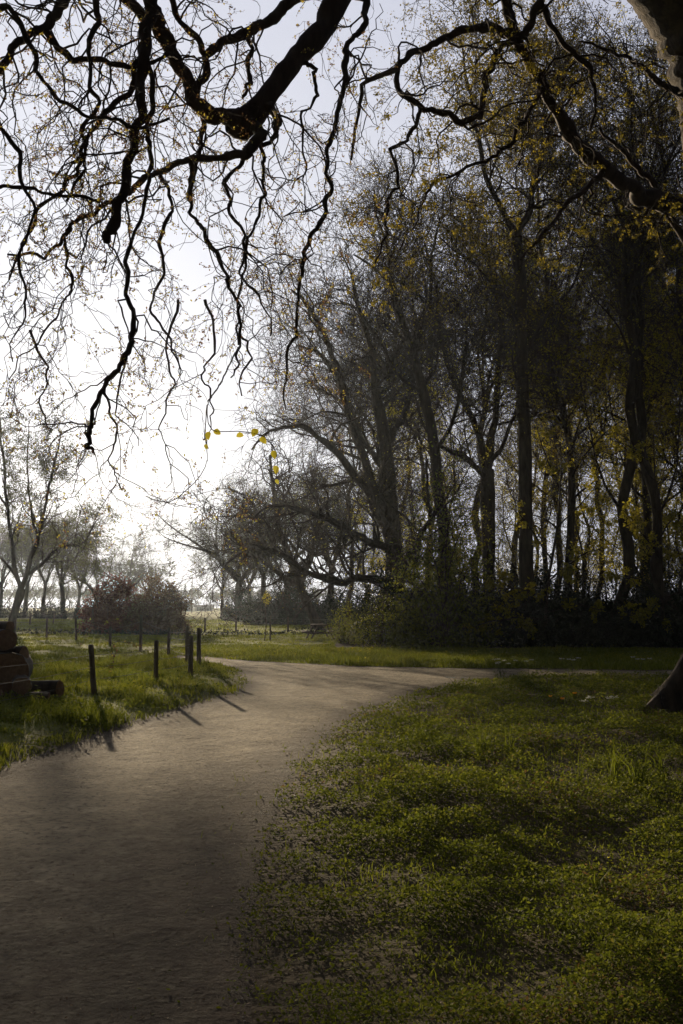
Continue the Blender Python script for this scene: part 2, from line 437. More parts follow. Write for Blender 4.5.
# right lawn grass amongst herbs
x, y = scatter(60000, -3, 20, 2.6, 24.5); d = sdf(x, y)
k = (d > -0.3) & (x > -1.9) & (rng.random(len(x)) < (0.05 + 0.9 * (d / 1.2).clip(0, 1)) * vn(x, y, .5, 31))
x, y, d = x[k], y[k], d[k]
add_blades(x, y, (0.03 + 0.06 * vn(x, y, .5, 31)) * (y / 9).clip(.5, 1) * rng.uniform(.5, 1.5, len(x)), 0.003 + 0.0005 * y, tone=vn(x, y, 1.1, 3))
# left verge and field
x, y = scatter(420000, -60, 8, 7, 110); d = sdf(x, y)
tuft = vn(x, y, .45, 33) * .6 + vn(x, y, 1.3, 34) * .4
k = (d > 0.0) & ((x < -1) | (y > 24.5)) & (wood_mask(x, y) < .5) & (rng.random(len(x)) < (d / .5).clip(0, 1) * (tuft * 1.5).clip(0.1, 1))
x, y, tuft = x[k], y[k], tuft[k]
add_blades(x, y, (0.02 + 0.34 * tuft ** 2.6) * rng.uniform(.6, 1.4, len(x)) * np.where(y > 30, .55, 1), 0.004 + 0.0007 * y, 0.6, tone=vn(x, y, 2.2, 3))
# strip between the path and the wood
x, y = scatter(60000, -6, 40, 24, 38); d = sdf(x, y)
k = (d > 0.0) & (y > 24) & (wood_mask(x, y) < .5)
x, y = x[k], y[k]
add_blades(x, y, (0.04 + 0.05 * vn(x, y, .8, 35)) * rng.uniform(.6, 1.4, len(x)), 0.03 + 0 * y, 0.6, tone=vn(x, y, 2.2, 3))
o = link('grass', mesh_quads('grass', np.vstack(GV), np.vstack(GQ), GRASS, rnd=np.concatenate(GR))); props(o, 'uneven spring grass over the verge, lawn and paddock', 'grass', kind='stuff')

# verge weeds (broad leaves on the left verge)
x, y = scatter(60000, -12, 0, 8, 26); d = sdf(x, y)
cl = vn(x, y, .6, 51) * .6 + vn(x, y, .22, 52) * .4
k = (d > 0.1) & (x < -1.5) & (cl > .52); x, y, cl, d = x[k], y[k], cl[k], d[k]
zz = hgt(x, y, d) + (cl - .45) * rng.random(len(x)) * 0.9 * (0.3 + 0.7 * vn(x, y, 2.6, 56))
V, Qd, r = leafquads(np.stack([x, y, zz], -1), rng.uniform(.03, .07, len(x)), norm(np.stack([rng.normal(size=len(x)), rng.normal(size=len(x)), rng.uniform(-.1, .9, len(x))], -1)), 1.0, .5)
o = link('verge_weeds', mesh_quads('verge_weeds', V, Qd, HERB, rnd=r * .9)); props(o, 'broad leafed weeds along the verge by the post fence', 'ground cover', kind='stuff')

# buttercup-coloured specks in the far verge and on the lawn
x, y = scatter(2600, -6, 30, 24, 36); d = sdf(x, y); k = (d > .3) & (wood_mask(x, y) < .5) & (vn(x, y, 1.5, 61) > .5) & (y > 26) & (x > -5); x, y = x[k], y[k]
x2, y2 = scatter(700, -2, 8, 4, 20); k = (sdf(x2, y2) > .2) & (vn(x2, y2, 1.2, 62) > .62); x2, y2 = x2[k], y2[k]
x = np.concatenate([x, x2]); y = np.concatenate([y, y2])
V, Qd, r = leafquads(np.stack([x, y, hgt(x, y) + rng.uniform(.1, .18, len(x))], -1), np.where(y > 20, .045, .016) * rng.uniform(.7, 1.2, len(x)), norm(rng.normal(size=(len(x), 3)) * [1, 1, .3]), 3, 1)
o = link('wild_flowers', mesh_quads('wild_flowers', V, Qd, LEAF_YELLOW, rnd=r)); props(o, 'tiny yellow flowers sprinkled through the grass', 'wild flowers', kind='stuff')

# litter: dead leaves and small stones on path edge and path
x, y = scatter(46000, -7, 8, 2.8, 24); d = sdf(x, y)
k = (d > -3.2) & (rng.random(len(x)) < np.exp(-(d.clip(-9, 0) ** 2) / .9) * .42 + .02) & (d < 2.5); x, y, d = x[k], y[k], d[k]
V, Qd, r = leafquads(np.stack([x, y, hgt(x, y, d) + .014], -1), rng.uniform(.005, .017, len(x)) * (1 + .04 * y), norm(np.stack([rng.normal(size=len(x)), rng.normal(size=len(x)), rng.uniform(-.1, .35, len(x))], -1)), 3, .5)
o = link('leaf_litter', mesh_quads('leaf_litter', V, Qd, LITTER, rnd=r)); props(o, 'dead leaf scraps scattered along the worn path edge', 'leaf litter', kind='stuff')
# stones: squashed octahedra
x, y = scatter(30000, -8, 6, 2.8, 20); d = sdf(x, y); k = d < 0.2; x, y, d = x[k], y[k], d[k]
s = rng.uniform(.002, .006, len(x)) * (1 + .05 * y); c = np.stack([x, y, hgt(x, y, d) + .006 + s * .3], -1)
ang = rng.uniform(0, 6.28, len(x)); ux = np.stack([np.cos(ang), np.sin(ang), 0 * ang], -1) * s[:, None]; uy = np.stack([-np.sin(ang), np.cos(ang), 0 * ang], -1) * s[:, None] * .7
uz = np.zeros_like(ux); uz[:, 2] = s * .6
V = np.stack([c - ux, c - uy, c + ux, c + uy, c + uz, c - uz], 1); b = np.arange(len(x))[:, None, None] * 6
T = np.array([[0, 1, 4], [1, 2, 4], [2, 3, 4], [3, 0, 4]])[None] + b
o = link('gravel', mesh_quads('gravel', V.reshape(-1, 3), T.reshape(-1, 3), STONE, smooth=False, rnd=np.repeat(rng.random(len(x)), 6))); props(o, 'small loose stones lying on the path', 'gravel', kind='stuff')

# daffodil-like leaf clumps, cow parsley, orange flowers
def leaf_clump(px, py, label, h=.32, n=16, mat=GRASS):
    p = gnd(px, py); p[2] = float(hgt(p[0], p[1]))
    a = rng.uniform(0, 6.28, n); rr = rng.uniform(0, .05, n)
    V, Qd, r = blades(rr * np.cos(a), rr * np.sin(a), 0 * a, rng.uniform(.6, 1.1, n) * h, np.full(n, .014), 0.55)
    o = link('bulb_leaf_clump', mesh_quads('bulb_leaf_clump', V, Qd, mat, rnd=r * .3)); o.location = p
    props(o, label, 'plant', 'upright strappy leaf clumps in the lawn')
leaf_clump(480, 765, 'upright tuft of strappy leaves left of its twin in mid lawn', .38, 20)
leaf_clump(510, 762, 'slighter strappy leaf tuft right of its twin in mid lawn', .30, 9)
leaf_clump(577, 795, 'sparse tall strappy leaves in the lawn before the old trunk', .42, 8)
leaf_clump(612, 792, 'wide tuft of strappy leaves nearest the old tree roots', .40, 14)
leaf_clump(640, 800, 'strappy leaf tuft at the right edge of the lawn', .36, 12)
leaf_clump(600, 905, 'strappy leaf tuft low in the shaded right foreground', .20, 9)
leaf_clump(660, 782, 'short strappy leaf tuft closest to the right edge below the roots', .30, 9)

def parsley(px, py, h, label, heads=5, root_y=None):
    p = gnd(px, root_y or py); p[2] = float(hgt(p[0], p[1]))
    t = empty('cow_parsley', p, 0, label, 'plant', 'white flowering cow parsley at the lawn edge')
    T = Tubes(); Vs = []; Qs = []; Rs = []; n = 0
    main = np.array([[0, 0, 0], [.02, .01, h * .4], [0, .02, h * .75]]); P, R = spline(main, [.006, .005, .003], .05, .002); T.add(P, R, 5)
    LV, LQ, LR = [], [], []; ln = 0
    for i in range(heads):
        e = np.array([rng.uniform(-.22, .22), rng.uniform(-.15, .15), h * rng.uniform(.8, 1.08)])
        s = P[int(len(P) * rng.uniform(.4, .95))]
        P2, R2 = spline([s, (s + e) / 2 + [0, 0, .02], e], [.004, .003, .002], .05, .002); T.add(P2, R2, 4)
        m = 40; a = rng.uniform(0, 6.28, m); r_ = .05 * np.sqrt(rng.random(m))
        q = e + np.stack([r_ * np.cos(a), r_ * np.sin(a), rng.uniform(-.006, .01, m)], -1)
        V, Qd, r = leafquads(q, np.full(m, .022), norm(rng.normal(size=(m, 3)) * [1, 1, .2]), 4, 1); link('flower_head', mesh_quads('flower_head', V, Qd, LEAF_WHITE, rnd=r), t)
    m = 90; a = rng.uniform(0, 6.28, m); r_ = .17 * np.sqrt(rng.random(m))
    V, Qd, r = leafquads(np.stack([r_ * np.cos(a), r_ * np.sin(a), rng.uniform(.05, h * .5, m)], -1), rng.uniform(.03, .06, m), norm(rng.normal(size=(m, 3))), 1, .4)
    link('stem', T.mesh('stem', LEAF_GREEN_S), t)
    link('foliage', mesh_quads('foliage', V, Qd, HERB, rnd=r * .8), t)
LEAF_GREEN_S = mat_plain('stem_green', (0.07, 0.09, 0.03))
parsley(500, 682, .42, 'tallest white cow parsley where lawn meets the path', 6)
parsley(528, 684, .42, 'low cow parsley just right of the tallest one', 3)
parsley(572, 680, .40, 'cow parsley midway along the lawn edge under the dark wood', 4)
parsley(640, 681, .45, 'cow parsley on the lawn edge nearest the old trunk', 4)
parsley(455, 698, .30, 'short cow parsley at the left end of the lawn edge', 3)
parsley(600, 730, .35, 'faded cow parsley out in the lawn left of the roots', 4)

def flower(px, py, label):
    p = gnd(px, py + 9); p[2] = float(hgt(p[0], p[1]))
    t = empty('orange_flower', p, 0, label, 'flower', 'orange flowers in the lawn')
    T = Tubes(); P, R = spline([[0, 0, 0], [.01, 0, .10], [.0, .01, .20]], [.004, .003, .003], .04); T.add(P, R, 5); link('stem', T.mesh('stem', LEAF_GREEN_S), t)
    m = 7; a = np.arange(m) * 6.283 / m; c = np.tile([0, .01, .20], (m, 1)).astype(float)
    V, Qd, r = leafquads(c, np.full(m, .045), norm(np.stack([np.cos(a), np.sin(a), 0 * a + .7], -1)), .2, .7)
    link('petals', mesh_quads('petals', V, Qd, LEAF_ORANGE, rnd=r), t)
flower(551, 706, 'brightest orange flower in the lawn'); flower(563, 708, 'middle one of three orange lawn flowers'); flower(575, 701, 'rightmost of three orange lawn flowers')

# ------------------------------------------------------------------ trees
def limb_set(spec_list, step, wig):
    out = []
    for P, R in spec_list: out.append(spline(P, R, step, wig))
    return out

def grow_crown(limbs, levels, leaf=None, k0=8, extra=()):
    """limbs: list of (P,R) dense polylines. levels: list of kwargs. returns Tubes (branches), leaf arrays"""
    T = Tubes(); last = []
    cur = [(P[None], R[None]) for P, R in limbs]
    for P, R in cur: T.add(P, R, k0)
    cur = cur + [(P[None], R[None]) for P, R in extra]
    allp = []
    for li, kw in enumerate(levels):
        kw = dict(kw); k = kw.pop('k', 3); nxt = []
        for P, R in cur:
            c = children(P, R, **kw)
            if len(c[0]): nxt.append(c)
        if not nxt: break
        P = np.concatenate([a for a, _ in nxt]); R = np.concatenate([b for _, b in nxt])
        T.add(P, R, k); cur = [(P, R)]; allp.append(P)
    L = None
    if leaf:
        src = allp[-1] if leaf.get('lv', -1) == -1 else allp[leaf['lv']]
        L = leaves(src, leaf['n'], leaf['s'], leaf.get('spread', .04), leaf.get('up', .3), leaf.get('w', .6), leaf.get('tmin', .3), leaf.get('droop', 0))
    return T, L

def build_tree(name, trunk, limbs, levels, leaf, bark, twig, leafmat, label, cat='tree', group=None, loc=(0, 0, 0), kt=10, kl=8, topgrow=False):
    t = empty(name, loc, 0, label, cat, group)
    o = np.asarray(loc, float)
    TT = Tubes(); TT.add(trunk[0] - o, trunk[1], kt); link('trunk', TT.mesh('trunk', bark), t)
    h = len(trunk[0]) // 2
    T, L = grow_crown([(P - o, R) for P, R in limbs], levels, leaf, kl, extra=[(trunk[0][h:] - o, trunk[1][h:])] if topgrow else ())
    c = link('crown', T.mesh('crown', twig), t)
    if L is not None and leafmat is not None:
        link('leaves', mesh_quads('leaves', L[0], L[1], leafmat, smooth=False, rnd=L[2]), c)
    return t

def proc_tree(name, H, r0, t0, n1, L1, levels, leaf, bark, twig, leafmat, lean=(0, 0), bend=.25, fork=None, up=.12, **kw):
    H0 = H; H = H * fork[0] if fork else H
    n = 12; z = np.linspace(0, H, n)
    w = np.cumsum(rng.normal(size=(n, 2)) * bend * (H / 25), axis=0); w -= w[0]
    P = np.stack([w[:, 0] * .5 + lean[0] * z, w[:, 1] * .5 + lean[1] * z, z], -1)
    R = r0 * (1 - (.35 if fork else .88) * (z / H) ** 1.1); R[0] *= 1.45
    P, R = spline(P, R, H / 40, 0.02)
    P1, R1 = children(P, R, 0, L1, ang=(.5, 1.15), t0=t0, n=10, wig=.17, trop=(0, 0, up), rr=.45, tip=.15, cnt=n1, fall=.55)
    if fork:
        k = fork[1]; a = np.arange(k) * 2 * math.pi / k + rng.uniform(0, 6); e = rng.uniform(fork[2], fork[3], k)
        st = np.repeat(P[-1:], k, 0) - [0, 0, .2] - np.stack([0 * a, 0 * a, rng.uniform(0, .12 * H, k)], -1); st[0] = P[-1] - [0, 0, .2]
        st[:, :2] = P[(len(P) - 1 - ((P[-1, 2] - st[:, 2]) / H * (len(P) - 1))).astype(int).clip(0, len(P) - 1), :2]
        d = np.stack([np.cos(a) * np.sin(e), np.sin(a) * np.sin(e), np.cos(e)], -1); m = 22; MP = np.zeros((k, m, 3)); MP[:, 0] = st
        LL_ = (H0 - H) * rng.uniform(.8, 1.15, k)
        for j in range(1, m):
            d = norm(d + .13 * rng.normal(size=(k, 3)) + np.array([0, 0, .035])); MP[:, j] = MP[:, j - 1] + d * (LL_ / (m - 1))[:, None]
        MR = r0 * .5 * (1 - .93 * np.linspace(0, 1, m)[None]) * rng.uniform(.8, 1.1, (k, 1))
        f1 = children(MP, MR, 0, L1, ang=(.4, 1.1), t0=.12, n=10, wig=.2, trop=(0, 0, up), rr=.5, tip=.15, cnt=max(3, int(n1 * 1.2 / k)), fall=.5)
        P1 = np.concatenate([f1[0], P1[:max(2, n1 // 8)]]); R1 = np.concatenate([f1[1], R1[:max(2, n1 // 8)]])
    k = kw.pop('kt', 9)
    t = empty(name); TT = Tubes(); TT.add(P, R, k); link('trunk', TT.mesh('trunk', bark), t)
    T = Tubes(); T.add(P1, R1, 5); cur = (P1, R1)
    if fork: T.add(MP, MR, 7)
    # trunk top twigs too
    for kwl in levels:
        kwl = dict(kwl); kk = kwl.pop('k', 3); cur = children(cur[0], cur[1], **kwl); T.add(cur[0], cur[1], kk)
    c = link('crown', T.mesh('crown', twig), t)
    if leaf:
        L = leaves(cur[0], leaf['n'], leaf['s'], leaf.get('spread', .06)); link('leaves', mesh_quads('leaves', L[0], L[1], leafmat, smooth=False, rnd=L[2]), c)
    return t

LV = [dict(dens=1.9, L=3.6, ang=(.4, 1.0), n=9, wig=.26, trop=(0, 0, .06), rr=.55, tip=.25, rmin=.016, k=4),
      dict(dens=2.4, L=1.9, ang=(.4, 1.1), n=6, wig=.28, rr=.55, tip=.35, rmin=.011),
      dict(dens=1.8, L=.9, ang=(.4, 1.1), n=4, wig=.3, rr=.6, tip=.5, rmin=.008)]
protos = {}
protos['tallA'] = proc_tree('wood_tree', 27, .24, .35, 38, 6.5, LV, dict(n=16000, s=.08), BARK_DARK, BARK_TWIG, LEAF_OLIVE, fork=(.55, 4, .1, .5), bend=.55)
protos['tallB'] = proc_tree('wood_tree', 25, .21, .22, 40, 5.5, LV, dict(n=15000, s=.12), BARK_DARK, BARK_TWIG, LEAF_YELLOW, lean=(.03, 0), bend=.55)
protos['tallC'] = proc_tree('wood_tree', 22, .17, .30, 36, 4.8, LV, dict(n=5000, s=.08), BARK_BROWN, BARK_TWIG, LEAF_OLIVE, lean=(-.05, 0), bend=.8, fork=(.5, 3, .15, .5))
LVt = [dict(dens=2.2, L=1.9, ang=(.4, 1.0), n=6, wig=.25, trop=(0, 0, .06), rr=.5, tip=.2, rmin=.008, k=3), dict(dens=4.0, L=1.1, n=4, wig=.28, rr=.5, tip=.3, rmin=.006)]
protos['thin'] = proc_tree('wood_tree', 14, .09, .15, 34, 2.8, LVt, dict(n=3600, s=.13), BARK_DARK, BARK_TWIG, LEAF_YELLOW, bend=.9)
protos['thinB'] = proc_tree('wood_tree', 11, .07, .1, 34, 2.6, LVt, dict(n=2200, s=.09), BARK_BROWN, BARK_TWIG, LEAF_OLIVE, bend=1.1, lean=(.06, 0))
LVs = [dict(dens=2.0, L=3.0, ang=(.4, 1.1), n=7, wig=.28, trop=(0, 0, .03), rr=.5, tip=.2, rmin=.014, k=3),
       dict(dens=2.6, L=1.7, ang=(.4, 1.2), n=5, wig=.3, rr=.5, tip=.3, rmin=.012), dict(dens=3.0, L=.9, n=3, wig=.3, rr=.6, tip=.4, rmin=.010)]
protos['spread'] = proc_tree('field_tree', 14.5, .40, .10, 30, 5.5, LVs, dict(n=5000, s=.12), BARK_BROWN, BARK_TWIG, LEAF_PALE, bend=.3, up=.05, fork=(.28, 6, .35, 1.15))
protos['spreadB'] = proc_tree('field_tree', 13.5, .32, .22, 28, 4.6, LVs, dict(n=14000, s=.14), BARK_BROWN, BARK_TWIG, LEAF_PALE, bend=.5, up=.08, fork=(.35, 4, .2, .7))
protos['far'] = proc_tree('far_tree', 10, .25, .12, 26, 3.0, [dict(dens=2.2, L=1.8, n=5, wig=.28, rr=.5, tip=.3, rmin=.04, k=3), dict(dens=3.0, L=1.0, n=3, wig=.3, rr=.6, rmin=.035)], dict(n=4000, s=.25), BARK_BROWN, BARK_TWIG, LEAF_PALE, fork=(.3, 5, .2, .8))
first = {k: True for k in protos}

def plant_tree(kind, px, Y, scale, label, group=None, rz=None, name=None, cat='tree'):
    if first[kind]: o = protos[kind]; first[kind] = False
    else: o = copy_tree(protos[kind])
    if name: o.name = name
    x = (px - CX) / F * Y / cp
    x = at(px, HZ + 20, Y)[0]
    o.location = (x, Y, float(hgt(np.array([x]), np.array([float(Y)]))[0]) - .05)
    o.rotation_euler = (0, 0, rng.uniform(0, 6.28) if rz is None else rz); o.scale = (scale,) * 3
    props(o, label, cat, group); return o

RS = 0.66
def trace(pts, Y):
    """pts: (px, py, radius_px[, Y]) -> world polyline and radii"""
    P = []; R = []
    for q in pts:
        yy = q[3] if len(q) > 3 else Y
        P.append(at(q[0], q[1], yy)); R.append(q[2] * yy / F * (RS if yy > 30 else 1))
    return np.array(P), np.array(R)

LT = [dict(fall=.15, dens=1.2, L=3.9, ang=(.4, 1.0), t0=.1, n=8, wig=.22, trop=(0, 0, .05), rr=.5, tip=.2, rmin=.012, k=5, rmax=.12)] + LV
# --- traced trees of the wood
G_W = 'tall trees of the dark wood'
Y = 40
tr = trace([(528, 662, 13), (527, 600, 10.5), (526, 500, 10), (523, 400, 9.5), (521, 300, 8.5), (516, 228, 8)], Y)
l1 = trace([(516, 232, 6), (498, 205, 5), (482, 168, 4, 39), (476, 130, 3.4, 38), (468, 85, 2.6, 38), (462, 40, 1.6, 38)], Y)
l2 = trace([(516, 232, 6), (531, 208, 5), (534, 180, 4.4, 41), (548, 140, 3.4, 42), (556, 95, 2.6, 42), (560, 50, 1.6, 42)], Y)
l3 = trace([(522, 330, 3), (500, 290, 2.5, 38), (470, 262, 2, 37), (440, 240, 1.2, 37)], Y)
l4 = trace([(522, 360, 3), (545, 320, 2.4, 41), (572, 285, 1.8, 42), (590, 240, 1, 42)], Y)
build_tree('wood_tree', spline(*tr, .5, .02), [spline(*l, .35, .05) for l in (l1, l2, l3, l4)], LT, dict(n=42000, s=.10, spread=.10), BARK_DARK, BARK_TWIG, LEAF_OLIVE,
           'thickest straight dark trunk forking high up under an olive leafed crown', group=G_W, loc=gnd(528, 645) * [1, 0, 0] + [0, Y, 0])
Y = 43
tr = trace([(491, 655, 12), (490, 600, 10), (489, 540, 10), (487, 470, 10)], Y)
ls = [trace(p, Y) for p in ([(487, 472, 7), (478, 435, 6), (462, 402, 5), (450, 370, 4, 42), (441, 330, 3.4, 41), (436, 285, 2.4, 41), (425, 240, 1.4, 41)],
      [(487, 472, 7), (493, 430, 6), (498, 385, 5, 44), (501, 335, 4, 44), (493, 285, 3, 44), (486, 240, 1.6, 44)],
      [(487, 480, 4), (465, 458, 4, 42), (443, 446, 3, 41), (425, 425, 2, 41), (415, 395, 1.2, 41)],
      [(487, 470, 4), (505, 440, 3.4, 42), (518, 400, 2.6, 42), (512, 350, 1.4, 42)])]
build_tree('wood_tree', spline(*tr, .5, .02), [spline(*l, .35, .05) for l in ls], LT, dict(n=2500, s=.10), BARK_DARK, BARK_TWIG, LEAF_OLIVE,
           'dark tree parting into several curved upright limbs like a candelabra', group=G_W, loc=[(491 - CX) / F * Y, Y, 0])
Y = 39
tr = trace([(455, 662, 12), (447, 570, 10), (438, 480, 9), (430, 420, 8), (418, 370, 7), (406, 330, 6, 40), (393, 285, 4.4, 40), (387, 245, 2.6, 40), (376, 215, 1.6, 40), (374, 190, .8, 40)], Y)
ls = [trace(p, Y) for p in ([(434, 450, 4), (452, 420, 3, 38), (462, 380, 2.4, 37), (468, 330, 1.4, 37)], [(424, 395, 4), (400, 375, 3, 38), (380, 340, 2.4, 37), (362, 320, 1.2, 37)],
      [(412, 350, 4), (428, 310, 3), (432, 262, 2.2), (440, 215, 1.2)], [(395, 290, 3), (375, 268, 2.2), (355, 255, 1.2)])]
build_tree('wood_tree', spline(*tr, .5, .02), [spline(*l, .35, .05) for l in ls], LT, dict(n=2500, s=.10), BARK_DARK, BARK_TWIG, LEAF_OLIVE,
           'dark trunk leaning up to the left at the front edge of the wood', topgrow=True, group=G_W, loc=[(455 - CX) / F * Y, Y, 0])
Y = 42; RS = .9
tr = trace([(398, 655, 13), (397, 620, 11), (395, 580, 10), (392, 520, 8), (386, 450, 7), (376, 395, 5), (370, 345, 3.6), (358, 305, 2.4), (352, 275, 1.4), (340, 250, .7)], Y)
ls = [trace(p, Y) for p in (
      [(396, 590, 5), (372, 578, 4.5, 41), (335, 582, 4, 39), (300, 568, 3, 38), (268, 548, 2.4, 37), (240, 552, 1.8, 37), (222, 566, 1, 37)],
      [(393, 560, 6), (378, 515, 5, 41), (352, 472, 4.4, 40), (322, 440, 3.6, 39), (294, 425, 2.8, 38), (268, 432, 1.8, 38), (252, 450, 1, 38)],
      [(390, 530, 6), (370, 475, 5), (346, 405, 4, 43), (330, 345, 3, 43), (310, 305, 2, 43), (292, 290, 1, 43)],
      [(393, 550, 5), (365, 540, 4, 40), (330, 520, 3.4, 38), (298, 510, 2.6, 37), (270, 505, 1.6, 36), (250, 520, 1, 36)],
      [(388, 480, 4), (362, 440, 3, 44), (340, 380, 2.4, 46), (318, 352, 1.6, 46), (296, 345, 1, 46)],
      [(395, 575, 4), (420, 540, 3, 38), (430, 500, 2, 36), (425, 460, 1.2, 36)],
      [(386, 450, 4), (408, 400, 3, 44), (415, 350, 2, 45), (412, 300, 1.2, 45)])]
LB = [dict(fall=.15, dens=2.1, L=3.7, ang=(.4, 1.1), t0=.12, n=8, wig=.26, trop=(-.03, 0, .0), rr=.5, tip=.2, rmin=.012, k=5, rmax=.08),
      dict(dens=2.4, L=2.4, ang=(.4, 1.1), n=7, wig=.26, trop=(0, 0, -.03), rr=.5, tip=.2, rmin=.013, k=3),
      dict(dens=2.8, L=1.2, ang=(.4, 1.1), n=5, wig=.28, trop=(0, 0, .04), rr=.5, tip=.3, rmin=.010),
      dict(dens=1.8, L=.6, n=3, wig=.3, rr=.6, tip=.4, rmin=.008)]
build_tree('spreading_tree', spline(*tr, .5, .02), [spline(*l, .3, .06) for l in ls], LB, dict(n=2600, s=.08), BARK_DARK, BARK_TWIG, LEAF_OLIVE,
           'bare tree spreading long low boughs left from the corner of the wood', topgrow=True, group=G_W, loc=[(398 - CX) / F * Y, Y, 0])
Y = 62; RS = .8
tr = trace([(322, 634, 8), (312, 612, 6.5), (303, 590, 6), (292, 562, 5), (280, 530, 4), (274, 490, 2.8), (270, 455, 1.4)], Y)
ls = [trace(p, Y) for p in ([(300, 585, 4), (282, 575, 3), (262, 560, 2.4), (245, 556, 1.4)], [(300, 585, 4), (312, 550, 3), (318, 510, 2), (312, 470, 1.2)], [(285, 545, 3), (262, 520, 2), (248, 495, 1.2)])]
build_tree('leaning_tree', spline(*tr, .5, .03), [spline(*l, .35, .06) for l in ls], LV, dict(n=1500, s=.1), BARK_DARK, BARK_TWIG, LEAF_OLIVE,
           'crooked tree leaning left behind the picnic table', topgrow=True, group=None, loc=[(322 - CX) / F * Y, Y, 0])
# --- left field tree
Y = 66; RS = .58
tr = trace([(11, 632, 9), (13, 616, 7), (19, 598, 7), (22, 588, 6.5)], Y)
ls = [trace(p, Y) for p in ([(21, 590, 4.5), (15, 570, 4), (13, 545, 3.5), (8, 510, 3), (4, 470, 2.4), (0, 430, 1.6), (-4, 400, 1)],
      [(21, 590, 5), (28, 570, 4.5), (34, 548, 4), (42, 522, 3), (48, 495, 2.6), (54, 462, 2), (62, 432, 1)],
      [(26, 575, 3.6), (40, 565, 3), (52, 552, 2.8), (66, 546, 2.4), (82, 543, 2), (90, 532, 1.5), (96, 520, 1)],
      [(16, 575, 3), (2, 560, 2.6), (-14, 545, 2), (-30, 520, 1)], [(38, 535, 2.4), (30, 505, 2), (27, 465, 1.4), (30, 420, .8)],
      [(8, 510, 2), (-8, 485, 1.6), (-18, 450, 1), (-22, 420, .6)])]
LL = [dict(dens=1.5, L=3.6, ang=(.35, .9), t0=.15, n=8, wig=.22, trop=(0, 0, .03), rr=.5, tip=.2, rmin=.014, k=4, rmax=.08),
      dict(dens=2.4, L=2.2, ang=(.4, 1.1), n=7, wig=.25, trop=(0, 0, -.08), rr=.5, tip=.2, rmin=.011, k=3),
      dict(dens=2.8, L=1.3, ang=(.4, 1.1), n=5, wig=.25, trop=(0, 0, -.12), rr=.5, tip=.3, rmin=.008)]
build_tree('field_tree', spline(*tr, .4, .03), [spline(*l, .35, .05) for l in ls], LL, dict(n=30000, s=.11, spread=.10), BARK_DARK, BARK_TWIG, LEAF_PALE,
           'large forked tree with fine drooping twigs standing in the paddock', loc=[(11 - CX) / F * Y, Y, 0])

# --- the rest of the wood
rows = [(583, 43, 'tallB', 1.0, 'bent trunk with yellow leaves standing right of the thickest trunk'),
        (616, 41, 'tallA', 1.0, 'straight dark trunk second to the right of the thickest one'),
        (650, 44, 'tallB', 1.05, 'leafy trunk just left of the old tree at the wood edge'),
        (676, 39, 'tallA', .95, 'dark trunk half hidden by the old tree trunk'),
        (562, 50, 'tallC', 1.05, 'slim bare trunk right behind the thickest trunk'),
        (470, 56, 'tallA', .95, 'tall trunk behind the candelabra shaped tree'),
        (418, 58, 'tallC', 1.0, 'slim trunk behind the left leaning tree'),
        (350, 60, 'tallC', .9, 'slim tree behind the low spreading boughs, on their left'),
        (380, 52, 'tallC', .95, 'slim tree just behind the low spreading boughs')]
for a, b, c, d_, e in rows: plant_tree(c, a, b, d_, e, G_W)
for a, b, c, s in ((720, 41, 'tallB', 1), (760, 46, 'tallA', 1), (800, 40, 'tallC', 1), (860, 44, 'tallB', 1), (540, 62, 'tallB', 1), (600, 58, 'tallC', 1.1), (635, 55, 'tallA', .9),
                   (665, 60, 'tallB', 1), (700, 54, 'tallC', 1), (505, 70, 'tallA', .95), (440, 74, 'tallC', 1), (575, 78, 'tallA', 1), (620, 80, 'tallC', 1.1), (650, 76, 'tallB', 1), (690, 72, 'tallA', .9),
                   (395, 76, 'tallB', .85), (530, 88, 'tallC', 1.1), (745, 62, 'tallA', 1)):
    plant_tree(c, a, b, s, 'further tree standing behind the front rank of the wood', 'trees deeper in the wood')
for i in range(34):
    a = rng.uniform(360, 800); b = rng.uniform(41, 75); plant_tree('thin' if i % 2 else 'thinB', a, b, rng.uniform(.7, 1.15), 'thin young understorey tree among the tall trunks', 'thin young trees in the wood')

# --- trees beyond the field
plant_tree('spread', 238, 100, 1.05, 'wide bare field tree reaching long limbs left towards the sky gap', 'field trees right of the sky gap', rz=0.5)
for a, b, c, s, l in ((262, 96, 'spreadB', 1.0, 'rounder field tree right of the wide bare one'), (222, 122, 'spreadB', .8, 'smaller hazy tree left behind the wide bare field tree'), (288, 90, 'spread', .95, 'bare tree behind the leaning one'),
                      (330, 84, 'spreadB', 1.05, 'tree between the leaning tree and the wood corner'), (250, 140, 'spreadB', 1.0, 'faint tree farthest back right of the sky gap')):
    plant_tree(c, a, b, s, l, 'field trees right of the sky gap')
plant_tree('spread', 126, 150, .88, 'round crowned hazy tree rising behind the red bush', 'hazy trees beyond the paddock')
plant_tree('far', 148, 160, 1.05, 'narrow hazy tree right of the round crowned one', 'hazy trees beyond the paddock')
for a, b, c, s, l in ((62, 120, 'spreadB', 1.05, 'hazy tree with twin trunks left of the round crowned one'), (43, 135, 'spreadB', 1.0, 'hazy tree seen just right of the forked paddock tree'), (78, 140, 'spreadB', .9, 'yellowish hazy tree behind the left end of the red bush'),
                      (96, 150, 'spread', .85, 'dim hazy tree above the left flank of the red bush'), (25, 128, 'spreadB', .95, 'hazy tree directly behind the forked paddock trunk'), (0, 120, 'spreadB', .9, 'hazy tree at the left edge of the photograph'), (-35, 130, 'spread', 1.0, 'hazy tree beyond the left edge')):
    plant_tree(c, a, b, s, l, 'hazy trees beyond the paddock')
